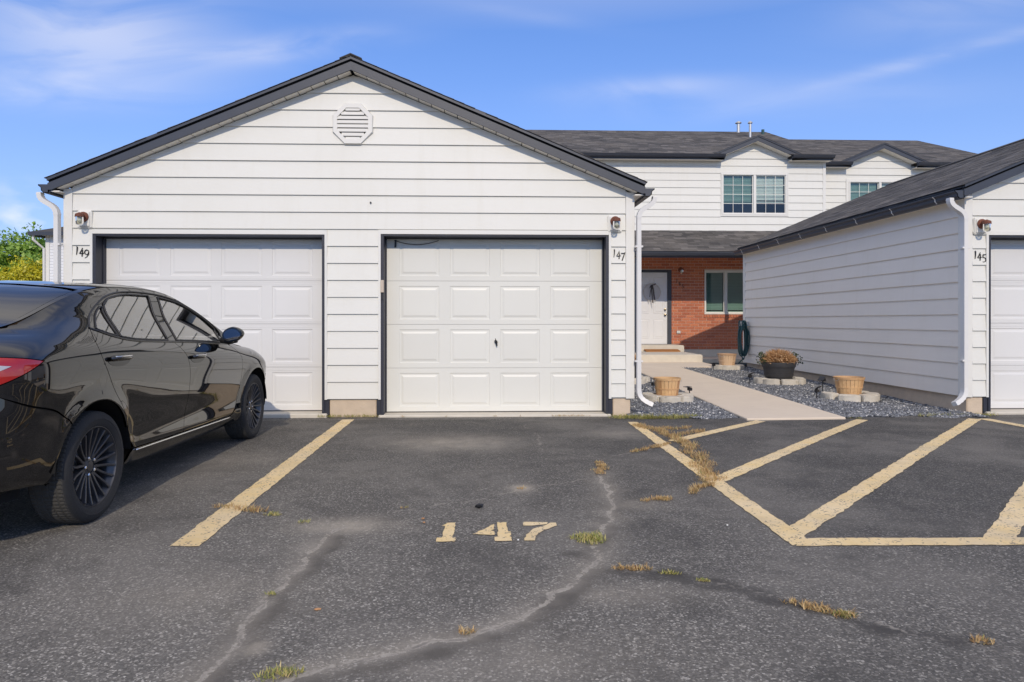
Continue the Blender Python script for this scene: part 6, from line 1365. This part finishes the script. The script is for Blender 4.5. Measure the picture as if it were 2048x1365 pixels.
weeds('large green tuft at the bottom edge of the lot', along(CR([(530, 1358), (600, 1345)]), 0.025, 0.012, 0.6, 0.9), 'grass_green', 0.035, 70, 0.04, False, 22)
weeds('dry grass in the pale patch above the painted number', [(*G(1042, 978), 0.7)], 'grass_dry', 0.025, 50, 0.035, False, 23)
weeds('small dry tuft left of the painted number', [(*G(808, 1017), 0.5)], 'grass_dry', 0.025, 40, 0.035, False, 24)
weeds('green and straw weeds along the foot of the middle pier', [(x_, 8.24+random.uniform(-0.03, 0.03), random.uniform(0.3, 0.9)) for x_ in np.arange(-1.88, -1.20, 0.04)], 'grass_green', 0.06, 32, 0.045, True, 25)
weeds('green grass along the front edge of the left gravel bed', [(x_, 8.06+random.uniform(-0.08, 0.06)-0.05*(x_-1.7), random.uniform(0.5, 1.0)) for x_ in np.arange(1.62, 2.6, 0.025)], 'grass_green', 0.085, 55, 0.07, True, 26)
weeds('green grass at the foot of the right garage corner', [(x_, 8.12+random.uniform(-0.08, 0.05), random.uniform(0.3, 0.9)) for x_ in np.arange(5.35, 6.3, 0.045)], 'grass_green', 0.06, 34, 0.05, True, 27)
weeds('few weeds at the right front corner of the walk', [(4.33+random.uniform(0, .25), 7.95+random.uniform(-.05, .08), 0.6) for i in range(6)], 'grass_green', 0.05, 35, 0.04, True, 28)
weeds('dry grass bits along the slab of garage door 147', [(x_, 8.22+random.uniform(-0.02, 0.02), random.uniform(0.1, 0.5)) for x_ in list(np.arange(0.9, 1.35, 0.04))+[-0.9, -0.4, 0.2, 0.5]], 'grass_dry', 0.05, 30, 0.045, True, 29)
def litter(name, label, p, s_, mat, cat):
    bm = bmesh.new(); bmesh.ops.create_icosphere(bm, subdivisions=1, radius=1)
    for v in bm.verts: v.co = Vector((v.co.x*s_[0], v.co.y*s_[1], v.co.z*s_[2]))*random.uniform(0.75, 1.2)
    me = bpy.data.meshes.new(name); bm.to_mesh(me); bm.free(); o_ = mesh_obj(name, me, mat, None, (p[0], p[1], ZA+s_[2]*0.8+0.004)); o_.rotation_euler = (0, 0, random.uniform(0, 3)); tag(o_, label, cat)
litter('dead_leaf', 'brown dead leaf on the asphalt at lower left', G(635, 1222), (0.018, 0.012, 0.004), 'leaf_dead', 'leaf')
litter('dead_leaf', 'orange bit left of the painted 1, the upper one', G(846, 1040), (0.012, 0.010, 0.005), 'leaf_dead', 'leaf')
litter('dead_leaf', 'orange bit left of the painted 1, the lower one', G(848, 1048), (0.010, 0.009, 0.005), 'leaf_dead', 'leaf')
litter('crumpled_scrap', 'small crumpled black scrap above the painted number', G(958, 1017), (0.028, 0.018, 0.016), 'black_plastic', 'litter')
litter('pebble', 'tiny white pebble left of the painted 7', G(1036, 1083), (0.006, 0.006, 0.005), 'white_trim', 'pebble')
litter('pebble', 'tiny white pebble in front of the hatched area', G(1455, 1053), (0.007, 0.006, 0.004), 'white_trim', 'pebble')

def crown(name, label, cat, base, blobs, n, mat, leaf=0.16, trunk=None, seed=2):
    o_ = thing(name, label, cat, base); rs = random.Random(seed); mb = MB(); tot = sum(b[3]**2 for b in blobs)
    for (bx, by, bz, br) in blobs:
        for i in range(int(n*br*br/tot)):
            d = Vector((rs.gauss(0, 1), rs.gauss(0, 1), rs.gauss(0, 1))).normalized(); r_ = br*(rs.random()**0.4)*(0.85+0.3*math.sin(d.x*7+bz)*math.sin(d.z*9+bx)); p = Vector((bx, by, bz))+d*r_; s_ = leaf*rs.uniform(0.5, 1.2)
            a = Vector((rs.gauss(0, 1), rs.gauss(0, 1), rs.gauss(0, 1))).normalized(); b = a.cross(d+Vector((0.01, 0, 0))).normalized(); mb.add([p-a*s_, p+b*s_*0.55, p+a*s_, p-b*s_*0.55], [(0, 1, 2, 3)], min(1, max(0, rs.gauss(0.45, 0.22))))
    mb.build('crown', mat, o_, fix=False)
    tr = MB(); H_ = max(b[2] for b in blobs)
    tr.tube([(0, 0, -0.2), (0.05, 0, H_*0.3), (0.1, 0.1, H_*0.6), (0.0, 0.1, H_*0.95)], [trunk, trunk*0.8, trunk*0.5, trunk*0.12], 10)
    for (bx, by, bz, br) in blobs: tr.tube([(0.05, 0, H_*0.25), (bx*0.4, by*0.4, bz*0.55), (bx*0.9, by*0.9, bz)], [trunk*0.5, trunk*0.35, trunk*0.08], 7)
    tr.build('trunk', 'bark', o_, smooth=True); return o_
crown('leafy_tree', 'tall green broadleaf tree at the far left behind the car', 'tree', (-27.0, 39, ZA), [(-4.5, 0, 4.0, 2.2), (-2.3, -1, 5.0, 2.0), (-0.2, 0, 4.2, 2.2), (1.8, 0.5, 4.6, 1.9), (3.6, 0, 3.4, 2.2), (-1, -1.5, 2.3, 2.2), (2.2, -1.2, 2.0, 2.2), (5.2, .5, 4.0, 1.7), (-4.5, -1, 2.0, 2.0)], 46000, 'tree_leaf', 0.135, 0.35, 5)
crown('yellow_shrub', 'yellow-green shrub in front of the green tree at the far left', 'shrub', (-21.0, 32, ZA), [(-2.6, 0, 2.0, 1.2), (-1.2, -0.3, 2.5, 1.25), (0.3, 0, 2.9, 1.3), (1.5, 0.2, 3.2, 1.2), (2.6, 0, 2.8, 1.2), (0.4, -0.6, 1.2, 1.3), (-1.6, -0.6, 0.9, 1.2)], 18000, 'shrub_leaf', 0.085, 0.10, 6)
# far white house at the left
h = thing('far_house', 'white lap-sided house seen between the tree and the left garage', 'house', (-15.0, 29, ZA))
hx0, hx1, hy, hz = -17.35, -9.0, 28.0, 4.62
wl = MB().box(hx0, hx1, hy, hy+8, -0.1, hz).build('wall', 'tree_back_wall', h)
sd = MB(); zz = 0.2
while zz < hz-0.05: sd.prism([(hy-0.020, zz), (hy-0.003, zz+0.115), (hy, zz+0.115), (hy, zz)], 'x', hx0+0.14, hx1); zz += 0.118
tag(sd.build('siding', 'tree_back_wall', h), kind='stuff')
MB().box(hx0-0.02, hx0+0.13, hy-0.03, hy+0.1, -0.1, hz).build('corner_board', 'white_trim', h)
rf = MB().add([(hx0-0.45, hy-0.4, hz+0.02), (hx1+0.4, hy-0.4, hz+0.02), (hx1-3, hy+4, hz+1.7), (hx0+4.0, hy+4, hz+1.7), (hx0-0.45, hy+8.4, hz+0.02), (hx1+0.4, hy+8.4, hz+0.02)], [(0,1,2,3),(4,3,2,5),(0,3,4),(1,5,2),(0,4,5,1)]).build('roof', 'shingle', h)
MB().box(hx0-0.46, hx1+0.4, hy-0.43, hy-0.40, hz-0.12, hz+0.03).box(hx0-0.47, hx0-0.45, hy-0.42, hy+8.4, hz-0.12, hz+0.03).build('eave_fascia', 'navy_paint', h)
MB().box(hx0-0.45, hx1+0.4, hy-0.40, hy, hz-0.03, hz-0.01).box(hx0-0.45, hx0, hy, hy+8.0, hz-0.03, hz-0.01).build('eave_soffit', 'white_trim', h)
MB().tube([(hx0-0.34, hy-0.3, hz-0.05), (hx0-0.33, hy-0.3, hz-0.28), (hx0-0.06, hy-0.06, hz-0.62), (hx0-0.05, hy-0.06, 0.2)], 0.05, 8).build('downspout', 'white_metal', h)
for c_ in h.children: c_.matrix_parent_inverse = Matrix.Translation(-Vector(h.location))
# dark post at the left frame edge
o = thing('lamp_post', 'slim dark post at the far left edge beside the yellow shrub', 'post', (-20.25, 28.6, ZA))
MB().lathe([(0.10, 0.0), (0.10, 0.25), (0.075, 0.30), (0.060, 3.9), (0.001, 3.95)], 14).build('shaft', 'black_iron', o, smooth=R(40))
